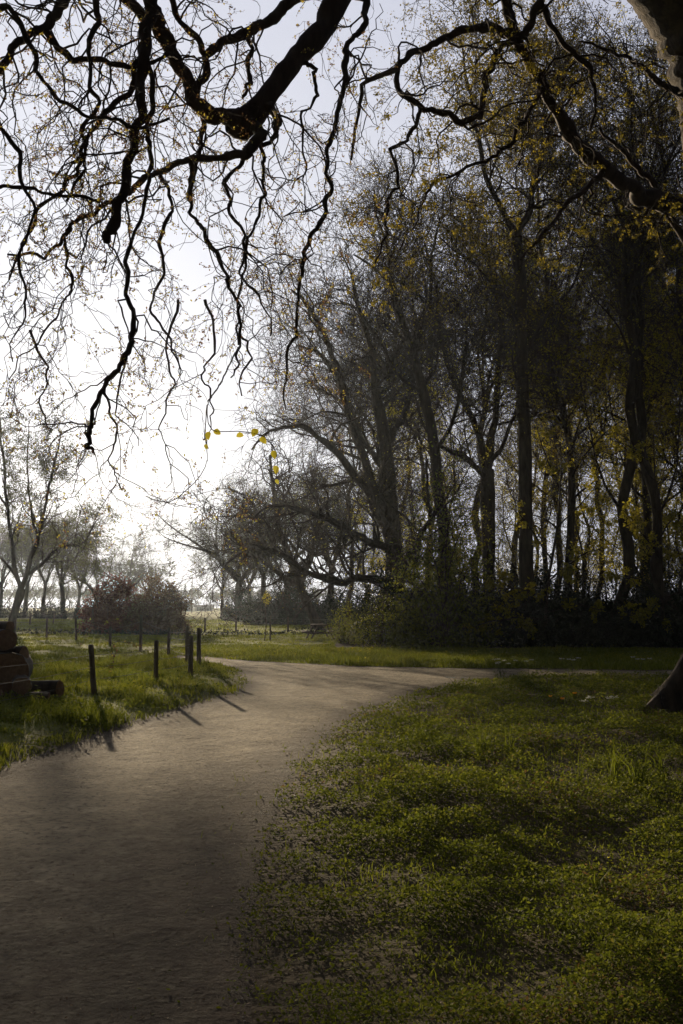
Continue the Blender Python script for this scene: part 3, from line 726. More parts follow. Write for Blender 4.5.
for i in range(46):
    a = -60 + i * 8.6 + rng.uniform(-3, 3); plant_tree('far', a, rng.uniform(290, 360), rng.uniform(.65, .95), 'faint tree in the far treeline across the fields', 'trees of the far treeline')

# ------------------------------------------------------------------ shrubs
def shrub_mesh(rx, ry, rz, n, size, mat, nst=14, clump=.35, seedc=260, stem=BARK_DARK, lumpy=.25):
    c = rng.normal(size=(seedc, 3)); c = norm(c) * (rng.random((seedc, 1)) ** .35)
    c[:, 2] = np.abs(c[:, 2]) * (.75 + .35 * rng.random(seedc)); c = c * [rx, ry, rz]
    lump = 1 + lumpy * np.sin(c[:, 0] * 2.2 + 1) * np.cos(c[:, 1] * 2.6)
    c[:, 2] *= lump
    b = rng.integers(0, seedc, n)
    p = c[b] + rng.normal(size=(n, 3)) * clump * .5; p[:, 2] = np.abs(p[:, 2]) + .02
    V, Qd, r = leafquads(p, size * rng.uniform(.6, 1.3, n), norm(rng.normal(size=(n, 3))), .5, .5)
    T = Tubes()
    for i in range(nst):
        e = c[rng.integers(0, seedc)]; s = np.array([rng.uniform(-.15, .15) * rx, rng.uniform(-.15, .15) * ry, -.05])
        P, R = spline([s, s * .5 + e * .5 + [0, 0, .15 * rz], e], [.045, .03, .01], .3, .03); T.add(P, R, 5)
    return (V, Qd, r), T, mat, stem
def build_shrub(name, data, loc, label, cat, group=None, rz=0, sc=1):
    t = empty(name, loc, rz, label, cat, group); (V, Qd, r), T, mat, stem = data
    link('stems', T.mesh('stems', stem), t); link('foliage', mesh_quads('foliage', V, Qd, mat, smooth=False, rnd=r), t); t.scale = (sc,) * 3
    return t
def gx_(px, Y): return ((px - CX) / F * Y / cp, Y, 0)
red = build_shrub('red_bush', shrub_mesh(1.95, 1.7, 3.0, 26000, .13, LEAF_RED, 20, lumpy=.06), gx_(118, 57), 'rounded bush with dark red leaves at the far side of the paddock', 'bush')
br = build_shrub('brown_bush', shrub_mesh(1.9, 1.6, 3.2, 20000, .13, LEAF_BROWN, 22, lumpy=.06), gx_(158, 56), 'sparser brownish green bush against the right side of the red one', 'bush')
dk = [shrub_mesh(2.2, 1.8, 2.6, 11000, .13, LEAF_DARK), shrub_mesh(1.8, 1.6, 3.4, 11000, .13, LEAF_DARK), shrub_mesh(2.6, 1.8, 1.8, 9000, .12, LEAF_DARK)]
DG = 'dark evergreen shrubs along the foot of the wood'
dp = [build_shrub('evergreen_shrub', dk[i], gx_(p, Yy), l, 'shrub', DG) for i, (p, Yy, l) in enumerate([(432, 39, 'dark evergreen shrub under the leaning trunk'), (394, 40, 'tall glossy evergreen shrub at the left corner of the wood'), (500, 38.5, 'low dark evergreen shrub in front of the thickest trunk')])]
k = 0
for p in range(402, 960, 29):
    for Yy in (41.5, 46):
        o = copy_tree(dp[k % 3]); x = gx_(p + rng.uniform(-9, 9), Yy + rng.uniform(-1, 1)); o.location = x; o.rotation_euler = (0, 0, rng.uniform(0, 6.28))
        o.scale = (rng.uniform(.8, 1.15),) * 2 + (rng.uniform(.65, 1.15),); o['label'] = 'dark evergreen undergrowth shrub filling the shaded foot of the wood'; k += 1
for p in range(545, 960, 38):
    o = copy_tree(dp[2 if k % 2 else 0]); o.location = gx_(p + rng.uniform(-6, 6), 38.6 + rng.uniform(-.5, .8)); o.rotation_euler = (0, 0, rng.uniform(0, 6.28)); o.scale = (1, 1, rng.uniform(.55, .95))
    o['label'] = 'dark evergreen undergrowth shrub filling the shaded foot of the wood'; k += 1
for p, Yy, s in ((272, 78, 1.1), (296, 80, 1.2), (330, 76, 1.15), (352, 70, 1.2), (240, 98, 1.0), (312, 90, 1.3), (258, 104, 1.1)):
    o = copy_tree(dp[k % 3]); o.location = gx_(p, Yy); o.scale = (s,) * 3; o['label'] = 'dark shrub in the hazy dip beyond the far field fence'; o['group'] = 'shrubs beyond the far field fence'; k += 1
build_shrub('blossoming_shrub', shrub_mesh(1.2, .9, 2.0, 2600, .08, LEAF_GREEN, 8), gx_(383, 37.6), 'shrub flecked with small white blossom in front of the glossy evergreen', 'shrub')
V, Qd, r = leafquads(np.array(gx_(380, 37.4)) + np.abs(rng.normal(size=(240, 3))) * [1, 1, 1] * [.1, .1, .9] + rng.normal(size=(240, 3)) * [.55, .35, .2], rng.uniform(.03, .06, 240), norm(rng.normal(size=(240, 3))), .3, .8)
bl = bpy.data.objects[[o.name for o in bpy.data.objects if o.name.startswith('blossoming_shrub')][0]]
ob = link('blossom', mesh_quads('blossom', V - np.array(gx_(383, 37.6)), Qd, LEAF_WHITE, rnd=r), bl)
build_shrub('bright_bush', shrub_mesh(.55, .5, 1.5, 2600, .07, LEAF_BRIGHT, 8), gx_(344, 38.6), 'small upright bright green bush right of the picnic table', 'bush')
build_shrub('leafy_young_tree', shrub_mesh(1.9, 1.3, 6.6, 12000, .12, LEAF_GREEN, 30, .6, 420), gx_(440, 36.6), 'green leafed young tree screening the trunks behind it', 'tree')
# low hedge under the hazy trees on the left
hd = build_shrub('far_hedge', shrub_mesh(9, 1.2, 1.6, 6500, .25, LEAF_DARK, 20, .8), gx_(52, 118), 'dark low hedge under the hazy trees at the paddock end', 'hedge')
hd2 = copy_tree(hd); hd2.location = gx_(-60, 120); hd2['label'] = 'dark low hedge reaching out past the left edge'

# yellow leafed branch sprays at the front of the wood (low young beech)
tr = trace([(545, 655, 3, 38), (545, 610, 2.6, 38), (552, 560, 2.2, 38), (560, 500, 1.6, 38), (562, 440, 1, 38)], 38)
ls = [trace(p, 37) for p in ([(546, 620, 1.6, 38), (520, 618, 1.2, 37), (495, 622, 1, 36), (472, 628, .6, 36)], [(547, 600, 1.6, 38), (525, 590, 1.2, 37), (505, 588, 1, 36), (490, 592, .6, 36)],
     [(550, 580, 1.6, 38), (575, 560, 1.2, 37), (600, 548, .8, 36)], [(552, 560, 1.6, 38), (530, 530, 1.2, 37), (515, 510, .7, 36)], [(556, 530, 1.4, 38), (585, 500, 1, 37), (605, 470, .6, 36)],
     [(546, 612, 1.4, 38), (575, 606, 1, 37), (605, 610, .6, 36)], [(560, 490, 1.2, 38), (545, 455, 1, 37), (535, 420, .6, 37)])]
build_tree('young_beech', spline(*tr, .4, .04), [spline(*l, .25, .04) for l in ls], [dict(dens=3.0, L=.9, ang=(.4, 1.1), t0=.1, n=5, wig=.2, trop=(0, 0, -.02), rr=.6, rmin=.005), dict(dens=4.5, L=.4, n=3, wig=.2, rr=.6, rmin=.004)],
           dict(n=4200, s=.12, spread=.05), BARK_DARK, BARK_TWIG, LEAF_YELLOW, 'young beech spreading sprays of yellow leaves before the dark shrubs', loc=[(545 - CX) / F * 38, 38, 0])
tr = trace([(668, 655, 3, 38), (664, 600, 2.4, 38), (660, 540, 2, 38), (655, 480, 1.4, 38), (652, 430, .8, 38)], 38)
ls = [trace(p, 37) for p in ([(664, 600, 1.4, 38), (640, 580, 1, 37), (615, 575, .6, 36)], [(662, 560, 1.4, 38), (640, 530, 1, 37), (622, 510, .6, 36)], [(660, 540, 1.4, 38), (680, 510, 1, 37), (700, 490, .6, 36)],
     [(655, 480, 1.2, 38), (635, 450, 1, 37), (615, 440, .6, 36)], [(665, 620, 1.4, 38), (645, 612, 1, 37), (620, 618, .6, 36)], [(664, 600, 1.4, 38), (690, 590, 1, 37), (715, 590, .6, 36)])]
build_tree('young_beech', spline(*tr, .4, .04), [spline(*l, .25, .04) for l in ls], [dict(dens=3.0, L=.9, ang=(.4, 1.1), t0=.1, n=5, wig=.2, trop=(0, 0, -.02), rr=.6, rmin=.005), dict(dens=4.5, L=.4, n=3, wig=.2, rr=.6, rmin=.004)],
           dict(n=3000, s=.12, spread=.05), BARK_DARK, BARK_TWIG, LEAF_YELLOW, 'young yellow leafed beech at the right edge behind the old roots', loc=[(668 - CX) / F * 38, 38, 0])

# ------------------------------------------------------------------ the old tree with its overhanging limbs
OX, OY = 5.95, 14.6
old = empty('old_tree', (OX, OY, 0), 0, 'huge old tree with flared roots whose twisting limbs hang over the path', 'tree')
def rel(P): return np.asarray(P, float) - [OX, OY, 0]
# trunk with fluted flare
n = 90; k = 132; zt = np.concatenate([np.linspace(-.15, 2.2, 44), np.linspace(2.3, 24, n - 44)])
V = []
ph = np.arange(k) * 2 * math.pi / k
for z in zt:
    c = np.array([0.0 - .012 * max(z, 0) - .02 * max(z - 7, 0) ** 1.5 , 0.02 * z])
    base = .66 * (1 - .028 * max(z, 0)) if z < 20 else .66 * .44 * (1 - (z - 20) * .15)
    fl = math.exp(-max(z, 0) / .75)
    r = base * (1 + .05 * np.sin(ph * 3 + .4 * z) + .03 * np.sin(ph * 5 - .3 * z + 1)) + fl * (.74 + .38 * np.maximum(np.sin(ph * 6 + 0.9 + .25 * z), -0.5) + .12 * np.sin(ph * 13 + 2 + z) + .07 * np.sin(ph * 23 + 3 * z) + .04 * np.sin(ph * 34 - 2 * z)) + .012 * np.sin(ph * 23 + z * 1.1) 
    r = r + fl * .16 * (vn(np.cos(ph) * 4 + np.sin(ph * 2), np.sin(ph) * 4 + z * .5, .30, 72) - .5) * 2
    r = r + .02 * (vn(ph * 3, ph * 0 + z * .8, .5, 71) - .5) * 2
    V.append(np.stack([c[0] + r * np.cos(ph), c[1] + r * np.sin(ph), np.full(k, z)], -1))
V = np.array(V); I = np.arange(n * k).reshape(n, k)
Qd = np.stack([I[:-1], np.roll(I[:-1], -1, 1), np.roll(I[1:], -1, 1), I[1:]], -1).reshape(-1, 4)
link('trunk', mesh_quads('trunk', V, Qd, BARK_OLD), old)

JX = at(705, -60, 14.2)
raw = {  # px, py, radius px, depth
 'A': [(735, -60, 34, 14.4), (690, -135, 30, 13.8), (600, -205, 26, 12.6), (480, -165, 22, 11), (400, -85, 18, 9.8), (343, -8, 15, 9.0), (321, 30, 14, 8.8), (296, 60, 13, 8.6), (273, 92, 14, 8.4), (256, 110, 18, 8.3), (238, 121, 20, 8.3), (226, 122, 13, 8.3)],
 'B': [(238, 119, 12, 8.3), (212, 117, 10.5, 8.3), (195, 103, 10, 8.2), (186, 76, 10, 8.1), (172, 52, 9.5, 8.0), (160, 28, 9.5, 7.9), (150, 0, 9, 7.8), (140, -40, 8, 7.6), (120, -80, 6, 7.4)],
 'C': [(146, -20, 8, 7.7), (150, 0, 9.5, 7.6), (147, 30, 9, 7.5), (145, 65, 8, 7.4), (142, 115, 7, 7.3), (133, 155, 6, 7.2), (121, 200, 6, 7.1), (111, 232, 7.5, 7.1), (108, 239, 5, 7.1)],
 'D': [(160, 30, 7, 7.9), (120, -6, 8, 7.6), (90, -25, 8, 7.4), (66, -5, 8, 7.3), (57, 15, 7, 7.2), (44, 30, 6, 7.1), (20, 40, 6, 7), (6, 62, 5, 6.9), (-18, 85, 4, 6.8), (-40, 120, 3, 6.8)],
 'E': [(350, -20, 8, 9.1), (297, -2, 7.5, 9), (272, 18, 7, 8.9), (250, 32, 6.5, 8.8), (221, 42, 6, 8.7), (206, 55, 5.5, 8.6), (200, 85, 4.5, 8.5), (202, 125, 4, 8.5), (200, 150, 3.2, 8.4), (193, 176, 2.4, 8.4), (190, 205, 1.8, 8.4)],
 'F': [(250, 122, 10, 8.3), (260, 136, 7.5, 8.2), (246, 155, 6, 8.1), (220, 157, 5, 8.0), (190, 160, 4.8, 7.9), (160, 173, 4.4, 7.8), (135, 186, 4, 7.7), (118, 199, 3.4, 7.6), (90, 215, 3, 7.5), (70, 225, 2.8, 7.4), (62, 241, 2.4, 7.4), (45, 257, 2, 7.3), (8, 255, 1.4, 7.3)],
 'G': [(258, 106, 9, 8.3), (270, 108, 6, 8.3), (278, 119, 5.5, 8.2), (276, 132, 4, 8.2), (262, 148, 3, 8.1), (264, 172, 2.4, 8.1), (265, 190, 2.2, 8.1), (260, 212, 2, 8.1), (247, 238, 1.8, 8), (240, 270, 1.6, 8), (238, 310, 1.4, 8), (240, 345, 1, 8)],
 'H': [(343, -8, 9, 9), (366, 0, 4.6, 9), (366, 22, 4.2, 8.8), (346, 46, 4, 8.7), (346, 76, 3.8, 8.6), (337, 120, 3.4, 8.5), (328, 155, 3.2, 8.4), (329, 195, 3, 8.4), (319, 225, 3, 8.3), (304, 250, 3.2, 8.3), (300, 280, 2.4, 8.3), (297, 335, 2, 8.2), (286, 365, 1.6, 8.2), (284, 410, .9, 8.2)],
 'I': [(146, 60, 4, 7.4), (152, 110, 3.4, 7.3), (148, 150, 3, 7.2), (150, 180, 2.8, 7.1), (130, 238, 2.6, 7), (126, 292, 3, 6.9), (135, 323, 3.6, 6.9), (118, 364, 3.4, 6.8), (102, 392, 3, 6.8), (92, 425, 3, 6.8), (88, 445, 3.2, 6.8), (94, 451, 2, 6.8)],
 'J': [(145, 40, 5, 7.5), (134, 66, 4.4, 7.4), (131, 92, 4, 7.4), (105, 116, 3.6, 7.3), (82, 148, 3, 7.2), (75, 176, 2.6, 7.2), (50, 200, 2.2, 7.1), (28, 235, 1.8, 7.1), (10, 280, 1.2, 7)],
 'K': [(192, 160, 4, 7.9), (190, 190, 3, 7.9), (190, 212, 2.8, 7.8), (205, 234, 2.8, 7.8), (216, 252, 3, 7.8), (226, 280, 2.4, 7.7), (240, 305, 2, 7.7), (240, 345, 1.6, 7.7), (232, 380, .9, 7.7)],
 'L': [(70, 226, 2.4, 7.4), (66, 250, 2.2, 7.3), (72, 285, 1.8, 7.2), (60, 310, 1.4, 7.2), (35, 345, 1.2, 7.1), (10, 380, .8, 7)],
 'M': [(45, 30, 5, 7.1), (70, 60, 4, 7.2), (110, 66, 3.6, 7.3), (150, 62, 3, 7.4), (180, 60, 2.4, 7.6)],
 'X1': [(178, 300, 2, 7.5), (165, 345, 1.6, 7.4), (176, 385, 1.3, 7.4), (160, 425, 1, 7.4), (172, 460, .8, 7.4), (166, 488, .6, 7.4)],
 'X2': [(205, 300, 2, 7.6), (216, 340, 1.6, 7.6), (200, 375, 1.3, 7.5), (214, 410, 1, 7.5), (208, 450, .7, 7.5)],
 'X3': [(102, 390, 2, 6.8), (116, 425, 1.4, 6.8), (108, 460, 1, 6.8), (122, 490, .7, 6.8)],
 'X4': [(30, 330, 2, 7), (48, 365, 1.5, 7), (38, 400, 1.1, 7), (52, 430, .7, 7)],
 'X5': [(240, 330, 1.8, 7.8), (252, 360, 1.4, 7.8), (243, 395, 1, 7.8)],
 'S1': [(250, 32, 4, 8.8), (248, 60, 3, 8.7), (250, 80, 2.6, 8.6), (243, 96, 2.2, 8.5)],
 'T1': [(90, -25, 6, 7.4), (98, 20, 4, 7.2), (88, 60, 3, 7.1), (96, 100, 2.8, 7.1), (80, 130, 2.4, 7), (86, 170, 2, 7), (66, 200, 1.6, 7)],
 'U1': [(-30, 20, 6, 6.8), (10, 5, 4, 6.8), (35, 70, 3, 6.8), (60, 100, 2.6, 6.8), (100, 118, 2.6, 6.9), (132, 128, 2.6, 7), (170, 118, 2.2, 7.2)],
 'V1': [(-20, 190, 3, 6.8), (20, 188, 2.6, 6.8), (60, 195, 2.4, 6.9), (100, 200, 2.4, 7)],
 'W1': [(296, 58, 4, 8.6), (316, 70, 2.4, 8.6), (318, 95, 2, 8.6), (300, 120, 1.8, 8.5), (305, 160, 1.4, 8.5), (290, 190, 1, 8.5)],
 'O1': [(-30, 60, 6, 6.6), (-5, 120, 3.4, 6.5), (20, 160, 2.8, 6.5), (35, 210, 2.2, 6.4), (20, 260, 1.8, 6.4), (25, 320, 1.2, 6.4), (12, 360, .8, 6.4)],
 'P1': [(205, 55, 4, 8.6), (180, 20, 4, 8.2), (165, -20, 4, 8)],
 'Q1': [(160, 172, 3, 7.8), (172, 205, 2.4, 7.7), (160, 240, 2.2, 7.6), (165, 275, 2, 7.5), (150, 310, 1.6, 7.5), (172, 345, 1.4, 7.4), (178, 375, .9, 7.4)],
 'R1': [(245, 155, 3, 8.1), (225, 185, 2.6, 8), (230, 215, 2.2, 8), (246, 245, 2, 7.9), (243, 275, 1.8, 7.9), (262, 300, 1.4, 7.8), (270, 335, .9, 7.8)],
}
mid = {
 'a': [(740, 235, 22, 14.6), (700, 208, 13, 14.0), (683, 205, 12, 13.7), (641, 196, 11.5, 13.1), (606, 171, 10, 12.5), (578, 145, 9, 12), (561, 120, 8.5, 11.7), (546, 92, 8, 11.4), (527, 60, 7.5, 11.1), (514, 32, 7.5, 10.8), (506, 0, 7, 10.5), (498, -40, 6, 10.2)],
 'b': [(514, 34, 6.5, 10.8), (496, 28, 5.5, 10.7), (471, 29, 5.2, 10.6), (441, 38, 4.8, 10.4), (416, 51, 4.2, 10.3), (398, 66, 3.8, 10.2), (362, 86, 3, 10), (358, 115, 2.2, 10), (350, 160, 1.6, 10)],
 'c': [(397, 66, 3.4, 10.2), (399, 90, 3.6, 10.2), (420, 107, 3.8, 10.2), (442, 112, 4.2, 10.3), (461, 125, 4.2, 10.3), (480, 115, 4, 10.4), (484, 76, 4, 10.5), (496, 55, 4, 10.6), (512, 40, 4.5, 10.7)],
 'd': [(548, -15, 6, 10.6), (541, 2, 6, 10.6), (532, 24, 6, 10.7), (516, 42, 5.5, 10.8)],
 'e': [(420, 108, 3, 10.2), (411, 134, 2.8, 10.1), (392, 149, 2.4, 10.1), (398, 184, 2.4, 10), (387, 201, 2, 10), (388, 232, 1.6, 10), (375, 262, 1, 10)],
 'f': [(540, 85, 4, 11.3), (526, 120, 3, 11.2), (511, 145, 2.8, 11.1), (486, 162, 2.4, 11), (437, 180, 2, 10.9), (416, 222, 1.4, 10.9), (400, 250, 1, 10.9)],
 'g': [(541, 6, 4.5, 10.6), (561, 40, 3.6, 10.7), (588, 66, 4.5, 10.8), (596, 96, 2, 10.9), (592, 130, 1.2, 10.9)],
 'h': [(690, 250, 6, 14), (650, 178, 4, 13.4), (620, 150, 3, 13), (600, 128, 2, 12.6)],
 'i': [(606, 171, 5, 12.5), (570, 200, 3.4, 12.2), (540, 238, 2.6, 12), (520, 260, 1.6, 11.8)],
 'j': [(692, 95, 6, 14.3), (645, 70, 3, 13.4), (612, 52, 2.4, 13), (580, 40, 1.6, 12.8)],
}
big = {'A': raw.pop('A'), 'U': [(722, 170, 34, 14.75), (717, 115, 39, 14.7), (709, 62, 42, 14.6), (690, 10, 44, 14.3), (657, -34, 42, 13.9), (605, -78, 34, 13.2), (540, -125, 27, 12.2), (480, -165, 20, 11)]}
for nm, pts in big.items():
    P, R = trace(pts, 9); P, R = spline(rel(P), R * (.80 if nm == 'A' else 1), .10, .018)
    T = Tubes(); T.add(P, R, 16); o = link('limb', T.mesh('limb', BARK_TWIG if nm == 'A' else BARK_OLD), old)
def limbs_part(dct, wigl, levels, leaf, mat):
    lim = []
    for nm, pts in dct.items():
        P, R = trace(pts, 9); R = R * 0.76
        lim.append(spline(*kink(rel(P), R, .065 if R.max() < .045 else .03), .05, wigl * .6))
    T, L = grow_crown(lim, levels, leaf, 8)
    # each main limb its own mesh
    for P, R in lim:
        t = Tubes(); t.add(P, R, 8); link('branch', t.mesh('branch', BARK_TWIG), old)
    T2 = Tubes(); T2.V = T.V[len(lim):]; T2.Q = [q - 0 for q in T.Q[len(lim):]]
    off = sum(len(v) for v in T.V[:len(lim)]); T2.Q = [q - off for q in T2.Q]
    tw = link('twigs', T2.mesh('twigs', BARK_TWIG), old); tw['kind'] = 'stuff'
    link('leaves', mesh_quads('leaves', L[0], L[1], mat, smooth=False, rnd=L[2]), tw)
DR = [dict(dens=3.6, L=1.5, ang=(.5, 1.3), t0=.10, n=14, wig=.46, trop=(0, 0, -.17), rr=.45, tip=.3, rmin=.0038, rmax=.010, k=5),
      dict(dens=3.6, L=.8, ang=(.4, 1.2), t0=.1, n=10, wig=.44, trop=(0, 0, -.15), rr=.6, tip=.4, rmin=.0025, rmax=.005, k=4),
      dict(dens=4.4, L=.36, ang=(.4, 1.1), t0=.1, n=5, wig=.3, trop=(0, 0, -.08), rr=.6, tip=.4, rmin=.0019, k=3)]
limbs_part(raw, .018, DR, dict(n=26000, s=.020, spread=.006, up=.2, w=.6), LEAF_BUD)
DM = [dict(dens=3.0, L=1.6, ang=(.5, 1.3), t0=.10, n=14, wig=.44, trop=(0, 0, -.10), rr=.5, tip=.3, rmin=.005, rmax=.016, k=5),
      dict(dens=3.4, L=.75, ang=(.4, 1.2), t0=.1, n=9, wig=.42, trop=(0, 0, -.08), rr=.6, tip=.4, rmin=.003, rmax=.007, k=4),
      dict(dens=3.6, L=.32, ang=(.4, 1.1), t0=.1, n=5, wig=.3, trop=(0, 0, -.04), rr=.6, tip=.4, rmin=.002, k=3)]
limbs_part(mid, .022, DM, dict(n=13000, s=.03, spread=.01, up=.2), LEAF_OLIVE)
# upper crown of the old tree (above the frame, seen from other places)
P = np.stack([np.array([0, -.3, -1.0]) * 0 + np.array([-.9 - .1 * i, .45 + .02 * i, 19 + i]) for i in range(6)]); R = np.linspace(.3, .1, 6)
c1 = children(P, R, 0, 8, ang=(.7, 1.3), t0=0, n=10, wig=.15, trop=(0, 0, .05), rr=.6, tip=.15, cnt=16)
T = Tubes(); T.add(*c1, 6); cur = c1
for kw in LV[:2]:
    kw = dict(kw); kk = kw.pop('k', 3); cur = children(*cur, **kw); T.add(*cur, kk)
link('upper_crown', T.mesh('upper_crown', BARK_TWIG), old)
# larger yellow-green leaves hanging into the sky gap
lp = [(208, 436, 12, 100), (217, 433, 10, 160), (240, 436, 11, 10), (255, 433, 13, 60), (263, 441, 10, -40), (274, 455, 10, -80), (276, 470, 10, -85), (277, 482, 8, -60), (206, 447, 8, -70)]
Yh = 5.5; V = []; Qd = []; r = []
for i, (a, b, s, dg) in enumerate(lp):
    c = rel(at(a, b, Yh)); L_ = s * Yh / F * rng.uniform(.65, .95); u = np.array([math.cos(rad(dg)), .3, math.sin(rad(dg))]); u /= np.linalg.norm(u)
    w_ = norm(np.cross(u, [0.2, 1, .3])); f = np.array([0, -.6, .35]) * L_
    rim = [(-.5, 0), (-.32, .24), (0, .36), (.3, .24), (.5, 0), (.3, -.24), (0, -.36), (-.32, -.24)]
    pts = [c + u * L_ * x + w_ * L_ * y_ + f * abs(y_) for x, y_ in rim]
    n0 = len(V); V += pts; Qd += [[n0, n0 + 1, n0 + 2, n0 + 3], [n0, n0 + 3, n0 + 4, n0 + 5], [n0, n0 + 5, n0 + 6, n0 + 7]]; r += [rng.uniform(.5, 1)] * 8
hl = link('hanging_leaves', mesh_quads('hanging_leaves', np.array(V), np.array(Qd), LEAF_YELLOW, rnd=r), old)
T = Tubes()
for pts in ([(240, 345, .9, 7.7), (222, 380, .9, 6.6), (207, 405, .7, 5.7), (209, 425, .6, 5.5), (217, 432, .5, 5.5), (238, 431, .5, 5.5), (262, 436, .5, 5.5), (275, 452, .5, 5.5), (277, 480, .4, 5.5)],
            [(207, 405, .6, 5.7), (205, 440, .5, 5.5)], [(207, 460, .4, 5.8), (200, 475, .5, 5.8), (185, 490, .5, 5.8), (168, 502, .5, 5.8), (145, 497, .4, 5.8)], [(207, 440, .5, 5.5), (207, 461, .4, 5.8)]):
    P, R = trace(pts, 6); T.add(*spline(rel(P), R, .05, .004), 4)
link('hanging_twig', T.mesh('hanging_twig', BARK_TWIG), old)

# ------------------------------------------------------------------ fences
def post_mesh(h, r, lean=(0, 0)):
    k = 9; V = []; ph = np.arange(k) * 2 * math.pi / k; zs = [-.25, 0, h * .3, h * .6, h * .9, h, h + .012]
    rr = [1.02, 1.02, 1, .97, .95, .92, .3]
    for z, f in zip(zs, rr):
        q = r * f * (1 + .05 * rng.normal(size=k)); V.append(np.stack([lean[0] * z + q * np.cos(ph), lean[1] * z + q * np.sin(ph), np.full(k, z)], -1))
    n = len(zs); I = np.arange(n * k).reshape(n, k)
    Qd = np.stack([I[:-1], np.roll(I[:-1], -1, 1), np.roll(I[1:], -1, 1), I[1:]], -1).reshape(-1, 4)
    return mesh_quads('post', np.array(V), Qd, POST)
WIRE = mat_plain('wire', (0.12, 0.11, 0.10))
def fence(posts, label, r, wires=(0.3, .6, .9), wr=.003):
    """posts: (px, base_py, top_py[, lean])"""
    B = []
    for q in posts:
        b = gnd(q[0], q[1]); h = at(q[0], q[2], b[1])[2]; b[2] = float(hgt(b[0], b[1])); B.append((b, max(h - b[2], .4), q[3] if len(q) > 3 else 0))
    t = empty('wire_fence', B[0][0], 0, label, 'fence', None); o0 = B[0][0]
    for b, h, ln in B:
        p = link('post', post_mesh(h, r * rng.uniform(.9, 1.1), (ln, 0)), t); p.location = tuple(b - o0)
    for w in wires:
        T = Tubes()
        for (a, ha, la), (b, hb, lb) in zip(B[:-1], B[1:]):
            z1 = ha * w; z2 = hb * w
            s = a - o0 + [la * z1, 0, z1]; e = b - o0 + [lb * z2, 0, z2]; m = (s + e) / 2 - [0, 0, .02]
            T.add(*spline([s, m, e], [wr] * 3, .8), 4)
        link('wire', T.mesh('wire', WIRE), t)
    return t
fence([(-22, 742, 655), (94, 703, 645, -.09), (155.5, 691, 641), (190.5, 683, 636)], 'short weathered posts of the wire fence along the path verge', .045, (.3, .55, .8), .0035)
fence([(198.5, 673, 628), (187, 666, 626), (168.5, 656, 628), (140.5, 654, 615)], 'cluster of dark fence posts turning the corner back to the field', .05, (.25, .45, .65, .85), .006)
fence([(140.5, 654, 616), (110, 648, 627), (76, 643, 617, -.04), (46.5, 641, 618), (15, 640, 620), (-40, 641, 618)], 'thin line of fence posts crossing the paddock grass', .05, (.5, .85), .004)
fence([(-60, 627, 613), (30, 625, 613), (53, 624, 614, .12), (98, 625, 613)], 'faint fence at the far end of the paddock behind the thin line', .06, (.5, .85), .006)
fence([(205, 632, 618), (236, 632, 616), (288, 633, 617), (311, 633, 618), (345, 634, 618)], 'wire fence between the mown grass and the far field', .06, (.3, .6, .9), .006)
# low dark ditch bank along the far field
x = np.linspace(-10.5, 1.0, 60); yb = 52 - 0.05 * x
n = 2600; xs = rng.uniform(-24, 3, n); ys = 53.5 + .02 * xs + rng.normal(size=n) * .5
V, Qd, r = leafquads(np.stack([xs, ys, hgt(xs, ys) + rng.random(n) * .28 * (0.5 + vn(xs, ys, 2.0, 81))], -1), rng.uniform(.1, .22, n), norm(rng.normal(size=(n, 3))), .5, .4)
o = link('ditch_rushes', mesh_quads('ditch_rushes', V, Qd, LEAF_DARK, rnd=r)); props(o, 'dark low growth along the ditch before the far field', 'ditch growth', kind='stuff')

# sapling with stake
s0 = gnd(265, 643); sp_ = empty('staked_sapling', s0, 0, 'thin staked sapling with a few yellow leaves by the picnic table', 'tree')
P, R = spline([[0, 0, 0], [.03, 0, .8], [0, 0, 1.5], [.04, 0, 2.1]], [.025, .02, .014, .006], .15, .008)
T = Tubes(); T.add(P, R, 6); link('trunk', T.mesh('trunk', BARK_BROWN), sp_)
T, L = grow_crown([(P[len(P) // 2:], R[len(R) // 2:])], [dict(dens=9, L=.45, n=5, wig=.2, trop=(0, 0, .1), rr=.6, rmin=.004), dict(dens=5, L=.2, n=3, rmin=.003)], dict(n=260, s=.06), 4)
c = link('crown', T.mesh('crown', BARK_TWIG), sp_); link('leaves', mesh_quads('leaves', L[0], L[1], LEAF_YELLOW, rnd=L[2]), c)
p = link('stake', post_mesh(1.15, .035), sp_); p.location = (.22, 0, 0)

# ------------------------------------------------------------------ boxes helper, picnic table
def boxes(lst):
    V = []; Qd = []
    for (c, s, ry) in lst:
        c = np.array(c, float); s = np.array(s, float) / 2
        q = np.array([[x, y_, z] for x in (-1, 1) for y_ in (-1, 1) for z in (-1, 1)]) * s
        ca, sa = math.cos(ry), math.sin(ry); q = np.stack([q[:, 0] * ca + q[:, 2] * sa, q[:, 1], -q[:, 0] * sa + q[:, 2] * ca], -1) + c
        b = len(V) ; V += list(q); Qd += [[b, b + 1, b + 3, b + 2], [b + 4, b + 6, b + 7, b + 5], [b, b + 4, b + 5, b + 1], [b + 2, b + 3, b + 7, b + 6], [b, b + 2, b + 6, b + 4], [b + 1, b + 5, b + 7, b + 3]]
    return np.array(V), np.array(Qd)
pt = empty('picnic_table', gnd(320, 641.5), rad(12), 'dark wooden picnic table with attached benches at the edge of the grass', 'picnic table')
def bpart(name, lst, mat, parent):
    V, Qd = boxes(lst); o = link(name, mesh_quads(name, V, Qd, mat, smooth=False), parent)
    md = o.modifiers.new('bevel', 'BEVEL'); md.width = .006; md.segments = 1; return o
TW = mat_bark('table_wood', (0.03, 0.02, 0.013), (0.08, 0.055, 0.035), 9)
bpart('table_top', [((x, 0, .74), (.115, 1.6, .04), 0) for x in (-.24, -.12, 0, .12, .24)], TW, pt)
